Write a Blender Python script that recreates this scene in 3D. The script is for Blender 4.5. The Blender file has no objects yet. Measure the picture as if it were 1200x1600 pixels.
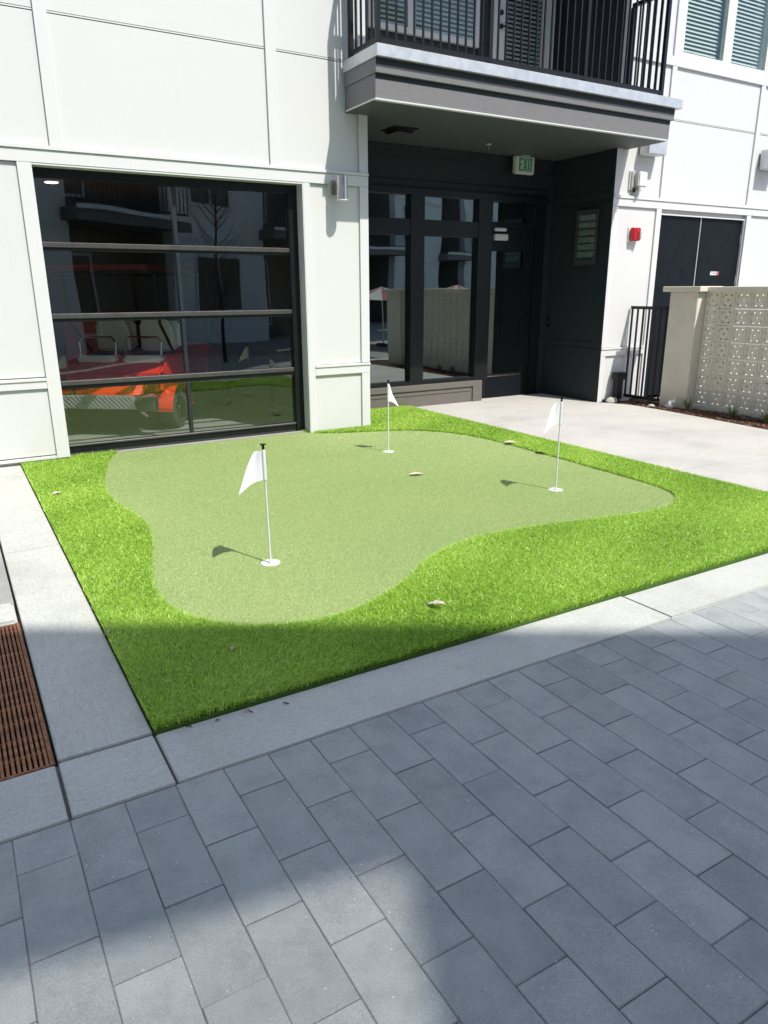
import bpy, bmesh, math, random
import numpy as np
from mathutils import Vector, Matrix
from mathutils.geometry import tessellate_polygon
R = math.radians
random.seed(7); rng = np.random.default_rng(11)
scn = bpy.context.scene
col = scn.collection

# ------------------------------------------------------------------ camera
cam = bpy.data.cameras.new('camera'); cam_o = bpy.data.objects.new('camera', cam); col.objects.link(cam_o)
yaw, pitch, roll, foc = 0.53347811, -0.29722859, -0.00462592, 1133.31662
fw = Vector((math.sin(yaw)*math.cos(pitch), math.cos(yaw)*math.cos(pitch), math.sin(pitch)))
rt = Vector((math.cos(yaw), -math.sin(yaw), 0)); up = rt.cross(fw)
rt2 = math.cos(roll)*rt + math.sin(roll)*up; up2 = -math.sin(roll)*rt + math.cos(roll)*up
m = Matrix((rt2, up2, -fw)).transposed().to_4x4(); m.translation = (0, 0, 1.5)
cam_o.matrix_world = m
cam.sensor_fit = 'VERTICAL'; cam.sensor_height = 32.0; cam.lens = foc/1600*32.0
cam.clip_start = 0.05; cam.clip_end = 500
scn.camera = cam_o

# ------------------------------------------------------------------ sky, sun, exposure
SUN = Vector((0.215, -0.615, 1.0)).normalized()
w = bpy.data.worlds.new('World'); scn.world = w; w.use_nodes = True
nt = w.node_tree; bg = nt.nodes['Background']
sky = nt.nodes.new('ShaderNodeTexSky'); sky.sky_type = 'NISHITA'; sky.sun_disc = False
sky.sun_elevation = math.asin(SUN.z); sky.sun_rotation = math.atan2(SUN.x, SUN.y)
sky.air_density = 1.0; sky.dust_density = 1.6; sky.ozone_density = 2.6
nt.links.new(sky.outputs[0], bg.inputs[0]); bg.inputs[1].default_value = 0.14
sl = bpy.data.lights.new('sun', 'SUN'); sl.energy = 3.5; sl.angle = R(0.53); sl.color = (1.0, 0.965, 0.90)
so = bpy.data.objects.new('sun', sl); col.objects.link(so)
so.rotation_euler = SUN.to_track_quat('Z', 'Y').to_euler()
vs = scn.view_settings
scn.display_settings.display_device = 'sRGB'
vs.view_transform = 'Standard'; vs.look = 'None'; vs.gamma = 1.0; vs.use_curve_mapping = False
vs.exposure = 0.60
cy = scn.cycles
cy.max_bounces = 5; cy.diffuse_bounces = 2; cy.glossy_bounces = 3; cy.transmission_bounces = 2; cy.transparent_max_bounces = 12
cy.caustics_reflective = False; cy.caustics_refractive = False

# ------------------------------------------------------------------ helpers
class MB:
    def __init__(s): s.v = []; s.f = []
    def quad(s, *p):
        n = len(s.v); s.v += [tuple(q) for q in p]; s.f.append(tuple(range(n, n+len(p)))); return s
    def box(s, x0, x1, y0, y1, z0, z1):
        n = len(s.v)
        s.v += [(x0,y0,z0),(x1,y0,z0),(x1,y1,z0),(x0,y1,z0),(x0,y0,z1),(x1,y0,z1),(x1,y1,z1),(x0,y1,z1)]
        s.f += [tuple(n+i for i in q) for q in ((3,2,1,0),(4,5,6,7),(0,1,5,4),(1,2,6,5),(2,3,7,6),(3,0,4,7))]
        return s
    def prism(s, pts, z0, z1, axis='z'):
        """closed outline extruded; axis says which axis z0,z1 lie on"""
        n = len(s.v); k = len(pts)
        def put(a, b, c): return {'z': (a,b,c), 'y': (a,c,b), 'x': (c,a,b)}[axis]
        s.v += [put(a,b,z0) for a,b in pts] + [put(a,b,z1) for a,b in pts]
        s.f.append(tuple(range(n+k-1, n-1, -1))); s.f.append(tuple(range(n+k, n+2*k)))
        for i in range(k):
            j = (i+1) % k; s.f.append((n+i, n+j, n+k+j, n+k+i))
        return s
    def cyl(s, c, r, z0, z1, seg=16, r2=None, axis='z', cap=True):
        r2 = r if r2 is None else r2; n = len(s.v)
        def put(a, b, h):
            return {'z': (c[0]+a, c[1]+b, h), 'y': (c[0]+a, h, c[1]+b), 'x': (h, c[0]+a, c[1]+b)}[axis]
        for rr, h in ((r, z0), (r2, z1)):
            s.v += [put(rr*math.cos(2*math.pi*i/seg), rr*math.sin(2*math.pi*i/seg), h) for i in range(seg)]
        for i in range(seg):
            j = (i+1) % seg; s.f.append((n+i, n+j, n+seg+j, n+seg+i))
        if cap:
            s.f.append(tuple(range(n+seg-1, n-1, -1))); s.f.append(tuple(range(n+seg, n+2*seg)))
        return s
    def tube(s, pts, r, seg=8, r_end=None):
        pts = [Vector(p) for p in pts]; n0 = len(s.v); K = len(pts)
        for i, p in enumerate(pts):
            t = (pts[min(i+1, K-1)] - pts[max(i-1, 0)]).normalized()
            a = t.cross(Vector((0,0,1)));
            if a.length < 1e-3: a = t.cross(Vector((0,1,0)))
            a.normalize(); b = t.cross(a)
            rr = r if r_end is None else r + (r_end-r)*i/(K-1)
            for k in range(seg):
                q = 2*math.pi*k/seg; s.v.append(tuple(p + rr*(math.cos(q)*a + math.sin(q)*b)))
        for i in range(K-1):
            for k in range(seg):
                j = (k+1) % seg
                s.f.append((n0+i*seg+k, n0+i*seg+j, n0+(i+1)*seg+j, n0+(i+1)*seg+k))
        s.f.append(tuple(n0+k for k in range(seg))[::-1]); s.f.append(tuple(n0+(K-1)*seg+k for k in range(seg)))
        return s
    def mesh(s, name, mat=None, smooth=False, bevel=0, segs=1):
        me = bpy.data.meshes.new(name); me.from_pydata(s.v, [], s.f); me.update()
        bm = bmesh.new(); bm.from_mesh(me)
        bmesh.ops.recalc_face_normals(bm, faces=bm.faces[:])
        if bevel:
            bmesh.ops.bevel(bm, geom=bm.edges[:], offset=bevel, segments=segs, affect='EDGES', clamp_overlap=True)
        if smooth:
            for f in bm.faces: f.smooth = True
        bm.to_mesh(me); bm.free()
        if smooth: me.set_sharp_from_angle(angle=R(40))
        if mat: me.materials.append(mat)
        return me
def link(name, me, parent=None, loc=None, rot=None):
    o = bpy.data.objects.new(name, me); col.objects.link(o)
    if parent: o.parent = parent
    if loc is not None: o.location = loc
    if rot is not None: o.rotation_euler = rot
    return o
def part(name, mb, mat, parent=None, smooth=False, bevel=0, segs=1, loc=None, rot=None):
    return link(name, mb.mesh(name, mat, smooth, bevel, segs), parent, loc, rot)
def tag(o, label=None, cat=None, group=None, kind=None):
    if label: o['label'] = label
    if cat: o['category'] = cat
    if group: o['group'] = group
    if kind: o['kind'] = kind
    return o
def thing(name, label, cat, loc=(0,0,0), rz=0, group=None):
    o = bpy.data.objects.new(name, None); col.objects.link(o); o.empty_display_size = 0.1
    o.location = loc; o.rotation_euler = (0,0,rz)
    return tag(o, label, cat, group)
def structure(name, mb, mat, **k):
    return tag(part(name, mb, mat, **k), kind='structure')
def B(*a): return MB().box(*a)

# ------------------------------------------------------------------ materials
def lin(r, g, b):
    f = lambda c: (c/255/12.92 if c/255 <= 0.04045 else ((c/255+0.055)/1.055)**2.4)
    return (f(r), f(g), f(b), 1)
class Mat:
    def __init__(s, name, color=(0.5,0.5,0.5), rough=0.6, metal=0.0, spec=0.5):
        s.m = bpy.data.materials.new(name); s.m.use_nodes = True; s.t = s.m.node_tree
        s.p = s.t.nodes['Principled BSDF']; s.out = s.t.nodes['Material Output']
        c = tuple(color)[:3] + (1,)
        s.c = c; s.p.inputs['Base Color'].default_value = c
        s.p.inputs['Roughness'].default_value = rough; s.p.inputs['Metallic'].default_value = metal
        s.p.inputs['Specular IOR Level'].default_value = spec
    def n(s, typ, **k):
        nd = s.t.nodes.new(typ)
        for a, b in k.items():
            if a.startswith('i_'): nd.inputs[a[2:].replace('_', ' ')].default_value = b
            else: setattr(nd, a, b)
        return nd
    def l(s, a, b): s.t.links.new(a, b)
    def coords(s, scale=(1,1,1), rnd=False):
        tc = s.n('ShaderNodeTexCoord'); mp = s.n('ShaderNodeMapping'); mp.inputs['Scale'].default_value = scale
        src = tc.outputs['Object']
        if rnd:
            oi = s.n('ShaderNodeObjectInfo'); ad = s.n('ShaderNodeVectorMath', operation='ADD')
            mu = s.n('ShaderNodeMath', operation='MULTIPLY'); mu.inputs[1].default_value = 37.0
            s.l(oi.outputs['Random'], mu.inputs[0]); s.l(src, ad.inputs[0]); s.l(mu.outputs[0], ad.inputs[1]); src = ad.outputs[0]
        s.l(src, mp.inputs['Vector']); return mp.outputs[0]
    def noise(s, scale, detail=3, rough=0.6, stretch=(1,1,1), rnd=False):
        nz = s.n('ShaderNodeTexNoise'); nz.inputs['Scale'].default_value = scale
        nz.inputs['Detail'].default_value = detail; nz.inputs['Roughness'].default_value = rough
        s.l(s.coords(stretch, rnd), nz.inputs['Vector']); return nz.outputs['Fac']
    def ramp(s, fac, stops):
        r = s.n('ShaderNodeValToRGB'); e = r.color_ramp.elements
        while len(e) < len(stops): e.new(0.5)
        for i, (p, c) in enumerate(stops):
            e[i].position = p; e[i].color = c if len(c) == 4 else tuple(c) + (1,)
        s.l(fac, r.inputs[0]); return r.outputs[0]
    def mix(s, fac, a, b, mode='MIX'):
        mx = s.n('ShaderNodeMix', data_type='RGBA', blend_type=mode)
        for i, v in ((0, fac), (6, a), (7, b)):
            if isinstance(v, (int, float)): mx.inputs[i].default_value = v
            elif isinstance(v, tuple): mx.inputs[i].default_value = v
            else: s.l(v, mx.inputs[i])
        return mx.outputs[2]
    def color(s, sock): s.l(sock, s.p.inputs['Base Color']); return s
    def bump(s, fac, strength=0.3, dist=0.01):
        b = s.n('ShaderNodeBump'); b.inputs['Strength'].default_value = strength; b.inputs['Distance'].default_value = dist
        s.l(fac, b.inputs['Height']); s.l(b.outputs[0], s.p.inputs['Normal']); return s
def g3(v, f=(1,1,1)): return (v*f[0], v*f[1], v*f[2], 1)

def concrete(name, base, brush=None, stain=0.18):
    M = Mat(name, base, 0.85, spec=0.25)
    b = tuple(base)[:3]
    big = M.noise(1.3, 4, 0.6); fine = M.noise(120, 3, 0.75)
    c = M.ramp(big, [(0.28, tuple(x*(1-stain) for x in b)), (0.5, b), (0.75, tuple(min(x*1.08, .9) for x in b))])
    c2 = M.mix(0.55, c, M.ramp(fine, [(0.3, (0.55,0.55,0.55)), (0.55, (1,1,1)), (0.8, (1.15,1.15,1.15))]), 'MULTIPLY')
    spots = M.noise(9, 2, 0.5)
    c2 = M.mix(M.ramp(spots, [(0.66, (0,0,0)), (0.76, (0.35,0.35,0.35))]), c2, (b[0]*0.72, b[1]*0.68, b[2]*0.60, 1))
    pat = M.noise(3.2, 5, 0.7); c2 = M.mix(M.ramp(pat, [(0.52, (0,0,0)), (0.72, (0.30,0.30,0.30))]), c2, (b[0]*0.70, b[1]*0.70, b[2]*0.68, 1))
    if brush:
        br = M.noise(45, 4, 0.7, brush)
        c2 = M.mix(0.55, c2, M.ramp(br, [(0.3, (0.72,0.72,0.72)), (0.6, (1.06,1.06,1.06))]), 'MULTIPLY')
        M.color(c2).bump(br, 0.45, 0.004)
    else: M.color(c2).bump(fine, 0.25, 0.003)
    return M.m
mat_kerb_y = concrete('kerb_concrete_brushed_lengthwise', (0.535, 0.540, 0.492), (6, 0.25, 1))
mat_kerb_x = concrete('kerb_concrete_brushed_across', (0.535, 0.542, 0.497), (0.25, 6, 1))
mat_patio = concrete('patio_concrete', (0.53, 0.51, 0.475), (0.2, 5, 1), 0.16)
mat_walk = concrete('walkway_concrete', (0.36, 0.355, 0.335), (5, 0.3, 1))
mat_ground = concrete('ground_concrete', (0.30, 0.295, 0.28))
mat_wallconc = concrete('rendered_column_concrete', (0.80, 0.735, 0.60), None, 0.12)
mat_block = concrete('cast_block_concrete', (0.86, 0.79, 0.645), None, 0.12)

def paver_mat():
    M = Mat('charcoal_paver_concrete', (0.13,0.14,0.155), 0.80, spec=0.35)
    oi = M.n('ShaderNodeObjectInfo')
    base = M.ramp(oi.outputs['Random'], [(0.0, (0.270,0.290,0.283)), (0.2, (0.350,0.368,0.352)), (0.45, (0.315,0.336,0.325)), (0.7, (0.370,0.388,0.372)), (0.85, (0.292,0.316,0.312)), (1.0, (0.405,0.418,0.398))])
    cl = M.noise(9, 4, 0.65, rnd=True); fine = M.noise(330, 2, 0.7, rnd=True)
    c = M.mix(0.55, base, M.ramp(cl, [(0.28, (0.68,0.69,0.70)), (0.52, (1,1,1)), (0.75, (1.20,1.19,1.16))]), 'MULTIPLY')
    c = M.mix(0.5, c, M.ramp(fine, [(0.32, (0.55,0.55,0.55)), (0.5, (1,1,1)), (0.72, (1.35,1.35,1.33))]), 'MULTIPLY')
    vo = M.n('ShaderNodeTexVoronoi'); vo.inputs['Scale'].default_value = 85; M.l(M.coords(rnd=True), vo.inputs['Vector'])
    sp = M.ramp(vo.outputs['Distance'], [(0.17, (1,1,1)), (0.30, (0,0,0))])
    sel = M.ramp(vo.outputs['Color'], [(0.85, (0,0,0)), (0.90, (1,1,1))])
    msk = M.mix(1.0, sp, sel, 'MULTIPLY')
    c = M.mix(msk, c, (0.52,0.53,0.52,1))
    vo2 = M.n('ShaderNodeTexVoronoi'); vo2.inputs['Scale'].default_value = 48; M.l(M.coords(rnd=True), vo2.inputs['Vector'])
    pit = M.mix(1.0, M.ramp(vo2.outputs['Distance'], [(0.09, (1,1,1)), (0.17, (0,0,0))]), M.ramp(vo2.outputs['Color'], [(0.90, (0,0,0)), (0.95, (0.8,0.8,0.8))]), 'MULTIPLY')
    c = M.mix(pit, c, (0.13,0.138,0.14,1))
    eff = M.noise(2.6, 3, 0.7, rnd=False)
    c = M.mix(M.ramp(eff, [(0.60, (0,0,0)), (0.80, (0.30,0.30,0.30))]), c, (0.46,0.47,0.47,1))
    M.color(c); hb = M.mix(0.5, fine, cl)
    M.bump(hb, 0.5, 0.003); return M.m
mat_paver = paver_mat()
def sand_mat():
    M = Mat('joint_sand', (0.16,0.16,0.15), 0.95, spec=0.1)
    f = M.noise(400, 2); M.color(M.ramp(f, [(0.3,(0.07,0.07,0.068)),(0.7,(0.27,0.265,0.25))])); return M.m
mat_sand = sand_mat()

def white_mat(name, base):
    M = Mat(name, base, 0.55, spec=0.3)
    g = M.noise(30, 4, 0.6, (6, 6, 0.35)); b = tuple(base)[:3]
    big = M.noise(0.9, 3, 0.5)
    c = M.mix(0.5, M.ramp(big, [(0.3, tuple(x*0.965 for x in b)), (0.7, b)]), M.ramp(g, [(0.3, tuple(x*0.97 for x in b)), (0.7, b)]))
    drip = M.noise(7, 3, 0.6, (4, 4, 0.12))
    c = M.mix(M.ramp(drip, [(0.64, (0,0,0)), (0.82, (0.26,0.26,0.26))]), c, (b[0]*0.78, b[1]*0.78, b[2]*0.74, 1))
    M.color(c).bump(g, 0.12, 0.004); return M.m
mat_panel = white_mat('white_panel_paint', (0.70, 0.70, 0.69))
mat_trim = white_mat('white_trim_paint', (0.72, 0.72, 0.715))
mat_oppwall = white_mat('pale_panel_paint_opposite', (0.80, 0.81, 0.79))
def taupe():
    M = Mat('taupe_board_paint', (0.165,0.148,0.132), 0.55, spec=0.3)
    g = M.noise(25, 4, 0.6, (0.4, 5, 5)); M.color(M.ramp(g, [(0.25,(0.145,0.130,0.116)),(0.75,(0.185,0.167,0.150))])).bump(g, 0.15, 0.003); return M.m
mat_taupe = taupe()
def board_paint(name, b):
    M = Mat(name, b, 0.55, spec=0.3); g = M.noise(25, 4, 0.6, (0.4, 5, 5)); M.color(M.ramp(g, [(0.25, tuple(x*.88 for x in b)), (0.75, tuple(x*1.1 for x in b))])).bump(g, 0.15, 0.003); return M.m
mat_fascia = board_paint('grey_fascia_paint', (0.200,0.196,0.199))
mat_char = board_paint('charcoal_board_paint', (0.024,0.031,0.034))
mat_soffit = Mat('dark_soffit_paint', (0.074,0.086,0.088), 0.6).m
mat_charcoal = None
def simple(name, c, rough=0.5, metal=0.0, spec=0.5, var=0.12, scale=20, bump=0.0):
    M = Mat(name, c, rough, metal, spec); b = tuple(c)[:3]
    f = M.noise(scale, 4, 0.6)
    M.color(M.ramp(f, [(0.25, tuple(x*(1-var) for x in b)), (0.75, tuple(min(x*(1+var), 1) for x in b))]))
    rr = M.n('ShaderNodeMapRange'); rr.inputs[3].default_value = max(rough-0.08, 0); rr.inputs[4].default_value = min(rough+0.1, 1)
    M.l(f, rr.inputs[0]); M.l(rr.outputs[0], M.p.inputs['Roughness'])
    if bump: M.bump(f, bump, 0.003)
    return M.m
mat_frame = simple('dark_bronze_frame', (0.008,0.010,0.012), 0.38, 0.0, 0.35)
mat_muntin = simple('dark_navy_muntin', (0.024,0.030,0.040), 0.35)
mat_rail_edge = simple('brushed_grey_edge', (0.115,0.108,0.108), 0.38, 0.55)
mat_black = simple('black_powder_coat', (0.008,0.009,0.011), 0.40, spec=0.35)
mat_doorpaint = simple('black_door_paint', (0.008,0.011,0.015), 0.5, spec=0.12, var=0.3, scale=5)
mat_galv = simple('galvanised_flashing', (0.62,0.64,0.66), 0.42, 0.55, var=0.14, scale=9)
mat_steel = simple('brushed_steel', (0.55,0.53,0.50), 0.28, 1.0, var=0.1, scale=40)
mat_chrome = simple('polished_chrome', (0.75,0.75,0.75), 0.12, 1.0, var=0.04)
mat_plastic = simple('white_plastic', (0.72,0.73,0.72), 0.45, var=0.05)
mat_red = simple('alarm_red_plastic', (0.52,0.018,0.030), 0.35, var=0.08)
mat_cartred = simple('glossy_red_bodywork', (0.62,0.030,0.012), 0.22, var=0.05)
mat_maroon = simple('dark_maroon_roof', (0.13,0.014,0.012), 0.35)
mat_beige = simple('beige_vinyl', (0.86,0.81,0.70), 0.5, var=0.05)
mat_tyre = simple('black_rubber', (0.04,0.04,0.038), 0.8)
mat_dkred = simple('dark_red_upholstery', (0.20,0.030,0.022), 0.6)
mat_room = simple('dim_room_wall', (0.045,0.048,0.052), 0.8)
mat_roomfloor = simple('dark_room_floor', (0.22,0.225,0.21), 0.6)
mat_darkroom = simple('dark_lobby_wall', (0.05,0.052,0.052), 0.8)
mat_blind = simple('pale_blind_slat', (0.62,0.66,0.60), 0.5, var=0.04)
mat_green_l = Mat('exit_letter_green', (0.015,0.27,0.085), 0.5).m
mat_green_p = Mat('exit_diffuser_pale_green', (0.48,0.66,0.50), 0.4).m
mat_paper = simple('paper', (0.24,0.27,0.26), 0.6)
mat_rust = None
def rust():
    M = Mat('rusted_cast_iron', (0.15,0.06,0.03), 0.85, spec=0.3)
    f = M.noise(40, 5, 0.7); h = M.noise(6, 3, 0.6)
    c = M.ramp(f, [(0.25,(0.11,0.045,0.022)), (0.5,(0.28,0.125,0.062)), (0.75,(0.45,0.225,0.125))])
    c = M.mix(M.ramp(h, [(0.5,(0,0,0)),(0.7,(0.4,0.4,0.4))]), c, (0.11,0.075,0.06,1))
    M.color(c).bump(f, 0.5, 0.002); return M.m
mat_rust = rust()
mat_soil = simple('dark_soil', (0.045,0.032,0.024), 0.95, var=0.4, scale=60, bump=0.6)
mat_stone = simple('pale_stone', (0.45,0.43,0.38), 0.8, var=0.2, scale=12, bump=0.4)
mat_white = simple('chalk_white_stone', (0.76,0.75,0.71), 0.6, var=0.05)
def glass(name, refl, tint, rough=0.0):
    M = Mat(name); t = M.t; t.nodes.remove(M.p)
    lw = M.n('ShaderNodeLayerWeight'); lw.inputs[0].default_value = 0.5
    pw = M.n('ShaderNodeMath', operation='POWER'); pw.inputs[1].default_value = 4.0; M.l(lw.outputs['Facing'], pw.inputs[0])
    ma = M.n('ShaderNodeMath', operation='MULTIPLY_ADD'); ma.inputs[1].default_value = 0.8; ma.inputs[2].default_value = refl; ma.use_clamp = True
    tr = M.n('ShaderNodeBsdfTransparent'); tr.inputs[0].default_value = tuple(tint)+(1,)
    gl = M.n('ShaderNodeBsdfGlossy'); gl.inputs['Roughness'].default_value = rough; gl.inputs[0].default_value = (0.90,1.0,0.98,1)
    wv = M.noise(1.1, 1, 0.4); bp = M.n('ShaderNodeBump'); bp.inputs['Strength'].default_value = 0.06; bp.inputs['Distance'].default_value = 0.05
    M.l(wv, bp.inputs['Height']); M.l(bp.outputs[0], gl.inputs['Normal'])
    mx = M.n('ShaderNodeMixShader'); M.l(pw.outputs[0], ma.inputs[0]); M.l(ma.outputs[0], mx.inputs[0])
    M.l(tr.outputs[0], mx.inputs[1]); M.l(gl.outputs[0], mx.inputs[2]); M.l(mx.outputs[0], M.out.inputs[0]); return M.m
mat_glass = glass('tinted_door_glass', 0.072, (0.97,0.985,0.985))
mat_glass_s = glass('tinted_storefront_glass', 0.20, (0.55,0.62,0.62))
mat_glass_w = glass('window_glass', 0.03, (0.90,0.94,0.93))
def leafy(name, cols, rough=0.5, trans=0.35, attr='tint'):
    M = Mat(name, cols[0], rough, spec=0.75)
    at = M.n('ShaderNodeAttribute', attribute_name=attr)
    k = len(cols); c = M.ramp(at.outputs['Fac'], [(i/(k-1), cc) for i, cc in enumerate(cols)])
    M.color(c)
    tl = M.n('ShaderNodeBsdfTranslucent'); M.l(c, tl.inputs[0])
    mx = M.n('ShaderNodeMixShader'); mx.inputs[0].default_value = trans
    M.l(M.p.outputs[0], mx.inputs[1]); M.l(tl.outputs[0], mx.inputs[2]); M.l(mx.outputs[0], M.out.inputs[0]); return M.m
mat_blade = leafy('turf_blade', [(0.07,0.22,0.02),(0.31,0.56,0.045),(0.54,0.81,0.11),(0.84,0.97,0.28)], 0.36, 0.45)
def green_mat():
    M = Mat('putting_green_nap', (0.27,0.36,0.13), 0.75, spec=0.25)
    f = M.noise(240, 3, 0.8); f2 = M.noise(85, 4, 0.8); big = M.noise(1.1, 3, 0.55); mid = M.noise(22, 3, 0.6)
    c = M.ramp(f2, [(0.25,(0.150,0.230,0.068)), (0.5,(0.262,0.345,0.128)), (0.75,(0.385,0.460,0.205))])
    c = M.mix(0.7, c, M.ramp(f, [(0.3,(0.42,0.46,0.38)),(0.5,(1,1,1)),(0.72,(1.55,1.5,1.55))]), 'MULTIPLY')
    c = M.mix(0.6, c, M.ramp(big, [(0.3,(0.90,0.96,0.88)),(0.7,(1.10,1.04,1.05))]), 'MULTIPLY')
    c = M.mix(0.35, c, M.ramp(mid, [(0.3,(0.86,0.9,0.84)),(0.7,(1.1,1.08,1.1))]), 'MULTIPLY')
    M.color(c); M.bump(M.mix(0.5, f, f2), 0.8, 0.006); return M.m
mat_green = green_mat()
mat_turfback = simple('turf_backing_green', (0.07,0.15,0.018), 0.9)
def cloth():
    M = Mat('white_flag_cloth', (0.90,0.89,0.93), 0.8, spec=0.2)
    tl = M.n('ShaderNodeBsdfTranslucent'); tl.inputs[0].default_value = (0.92,0.91,0.95,1)
    mx = M.n('ShaderNodeMixShader'); mx.inputs[0].default_value = 0.18
    M.bump(M.noise(500, 1), 0.2, 0.001)
    M.l(M.p.outputs[0], mx.inputs[1]); M.l(tl.outputs[0], mx.inputs[2]); M.l(mx.outputs[0], M.out.inputs[0]); return M.m
mat_cloth = cloth()
mat_leaf = simple('dry_leaf', (0.42,0.31,0.20), 0.7, var=0.35, scale=90)
mat_leafpale = simple('pale_dry_leaf', (0.52,0.45,0.34), 0.7, var=0.35, scale=90)
mat_twig = simple('dark_twig', (0.05,0.035,0.025), 0.9)

# ------------------------------------------------------------------ ground, pavers, kerbs
structure('ground', B(-90, 110, -100, 100, -0.5, -0.07), mat_ground)
pav = structure('pavement', B(-3.2, 7.6, -2.6, 2.018, -0.069, -0.0036), mat_sand)
PW, PL = 0.1562, 0.3122
def paver_mesh(k, h=0.1558):
    bm = bmesh.new()
    r = random.Random(k)
    mb = MB().box(-PW/2+0.0011, PW/2-0.0011, -h+0.0013, h-0.0013, -0.05, 0)
    me = mb.mesh('paver', mat_paver, bevel=0.0022)
    for v in me.vertices:
        v.co.x += r.uniform(-0.0007, 0.0007); v.co.y += r.uniform(-0.0007, 0.0007)
        if v.co.z > -0.01: v.co.z += r.uniform(-0.0004, 0.0004)
    return me
pm = [paver_mesh(k) for k in range(6)]
half = [paver_mesh(k+20, 0.0777) for k in range(3)]
spots = []
for i in range(-20, 48):
    cx = -0.051 + PW*(i+0.5)
    odd = (i % 2 == 0)
    y = 2.018
    if odd:
        spots.append((cx, y-0.078, True)); y -= 0.156
    while y > -2.3:
        spots.append((cx, y-PL/2, False)); y -= PL
def key(s):
    d = (s[0]-1.2, s[1]-1.35); return (d[0]*0.52)**2 + d[1]**2*1.25 + (0 if s[1] > 0.35 else 2)
spots.sort(key=key)
rest = MB()
for k, (x, y, hf) in enumerate(spots):
    if k < 298:
        o = link('paver', random.choice(half if hf else pm), pav, (x, y, random.uniform(-0.0012, 0.0010)), (random.uniform(-.003,.003), random.uniform(-.004,.004), random.uniform(-.004,.004)))
    else:
        hl = 0.0777 if hf else 0.1558
        rest.box(x-PW/2+0.002, x+PW/2-0.002, y-hl+0.002, y+hl-0.002, -0.05, random.uniform(-0.0012, 0.001))
tag(part('paver', rest, mat_paver, pav), kind='stuff')

kerb = structure('kerb', B(-3.2, 9.5, 2.021, 2.33, -0.069, -0.014), mat_sand)
def slab(x0, x1, y0, y1, mat, par, z=0.0, skew=0.0, bev=0.0035):
    mb = MB().prism([(x0,y0),(x1+skew,y0),(x1,y1),(x0+0,y1)], -0.10, z)
    return part('slab', mb, mat, par, bevel=bev, segs=2)
slab(0.4305, 2.772, 2.0225, 2.322, mat_kerb_x, kerb, 0.002, 0.010)
part('slab', MB().prism([(2.788,2.0225),(5.30,2.0225),(5.30,2.318),(2.778,2.318)], -0.10, 0.001), mat_kerb_x, kerb, bevel=0.006, segs=2)
slab(5.306, 9.4, 2.0225, 2.318, mat_kerb_x, kerb, 0.0)
slab(0.113, 0.4215, 2.0225, 2.324, mat_kerb_x, kerb, 0.003)
slab(-1.3, 0.1015, 2.0225, 2.322, mat_kerb_x, kerb, 0.001)
side = structure('side_kerb', B(0.112, 0.425, 2.335, 7.14, -0.069, -0.014), mat_sand)
slab(0.1145, 0.424, 2.338, 4.660, mat_kerb_y, side, 0.004)
slab(0.1145, 0.424, 4.6635, 7.16, mat_kerb_y, side, 0.0035)
walk = structure('walkway', B(-4.0, 0.103, 3.865, 7.2, -0.069, -0.012), mat_walk)
slab(-1.3, 0.099, 3.60, 3.858, mat_kerb_x, walk, 0.004, bev=0.012)
structure('drain_pit', B(-1.3, 0.104, 2.33, 3.595, -0.068, -0.045), mat_soil)

# ------------------------------------------------------------------ drain grate
gr = thing('drain_grate', 'rusty brown slotted metal drain grate set between concrete kerbs', 'drain grate', (0,0,0))
fr = MB()
fr.box(0.090, 0.1035, 2.336, 3.592, -0.04, -0.004); fr.box(-0.72, -0.705, 2.336, 3.592, -0.04, -0.004)
fr.box(-0.705, 0.090, 2.336, 2.346, -0.04, -0.005); fr.box(-0.705, 0.090, 3.582, 3.592, -0.04, -0.005)
part('frame', fr, mat_rust, gr)
sm = MB().box(-0.0052, 0.0052, 2.347, 3.581, -0.032, -0.006).mesh('bar', mat_rust, bevel=0.0015)
for i in range(47):
    link('bar', sm, gr, (0.0815 - i*0.0167, 0, random.uniform(-0.0008, 0.0008)))
cr = MB()
for k in range(10): cr.box(-0.70, 0.088, 2.44+k*0.12, 2.448+k*0.12, -0.030, -0.013)
part('crossbar', cr, mat_rust, gr)

# ------------------------------------------------------------------ patio
patio = structure('patio', B(5.18, 7.59, 2.34, 8.45, -0.0685, -0.02), mat_sand)
mulch_edge = [(7.66, 7.11), (7.74, 6.98), (7.86, 6.72), (7.84, 6.1), (7.78, 5.5), (7.70, 4.7), (7.66, 4.0), (7.64, 2.33)]
pj = 3.93
def edge_x(y):
    for (x0,y0),(x1,y1) in zip(mulch_edge, mulch_edge[1:]):
        if y1 <= y <= y0: return x0 + (x1-x0)*(y0-y)/(y0-y1)
    return 7.66
ys = [pj+0.003, 4.3, 4.7, 5.1, 5.5, 5.8, 6.1, 6.4, 6.72, 6.85, 6.98, 7.11]
part('slab', MB().prism([(5.182, pj+0.003)] + [(edge_x(y), y) for y in ys] + [(7.66,8.40),(4.06,8.40),(4.06,8.13),(5.182,8.13)], -0.1, 0.0), mat_patio, patio)
part('slab', MB().prism([(5.182, 2.325)] + [(edge_x(y), y) for y in (2.335, 3.0, 3.5, pj-0.003)] + [(5.182, pj-0.003)], -0.1, 0.0005), mat_patio, patio)
structure('yard', B(8.52, 30, -2.5, 7.12, -0.069, -0.02), mat_walk)
structure('planting_bed', B(7.60, 8.52, 2.33, 7.13, -0.068, -0.022), mat_soil)
mu = MB(); r = random.Random(3)
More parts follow.
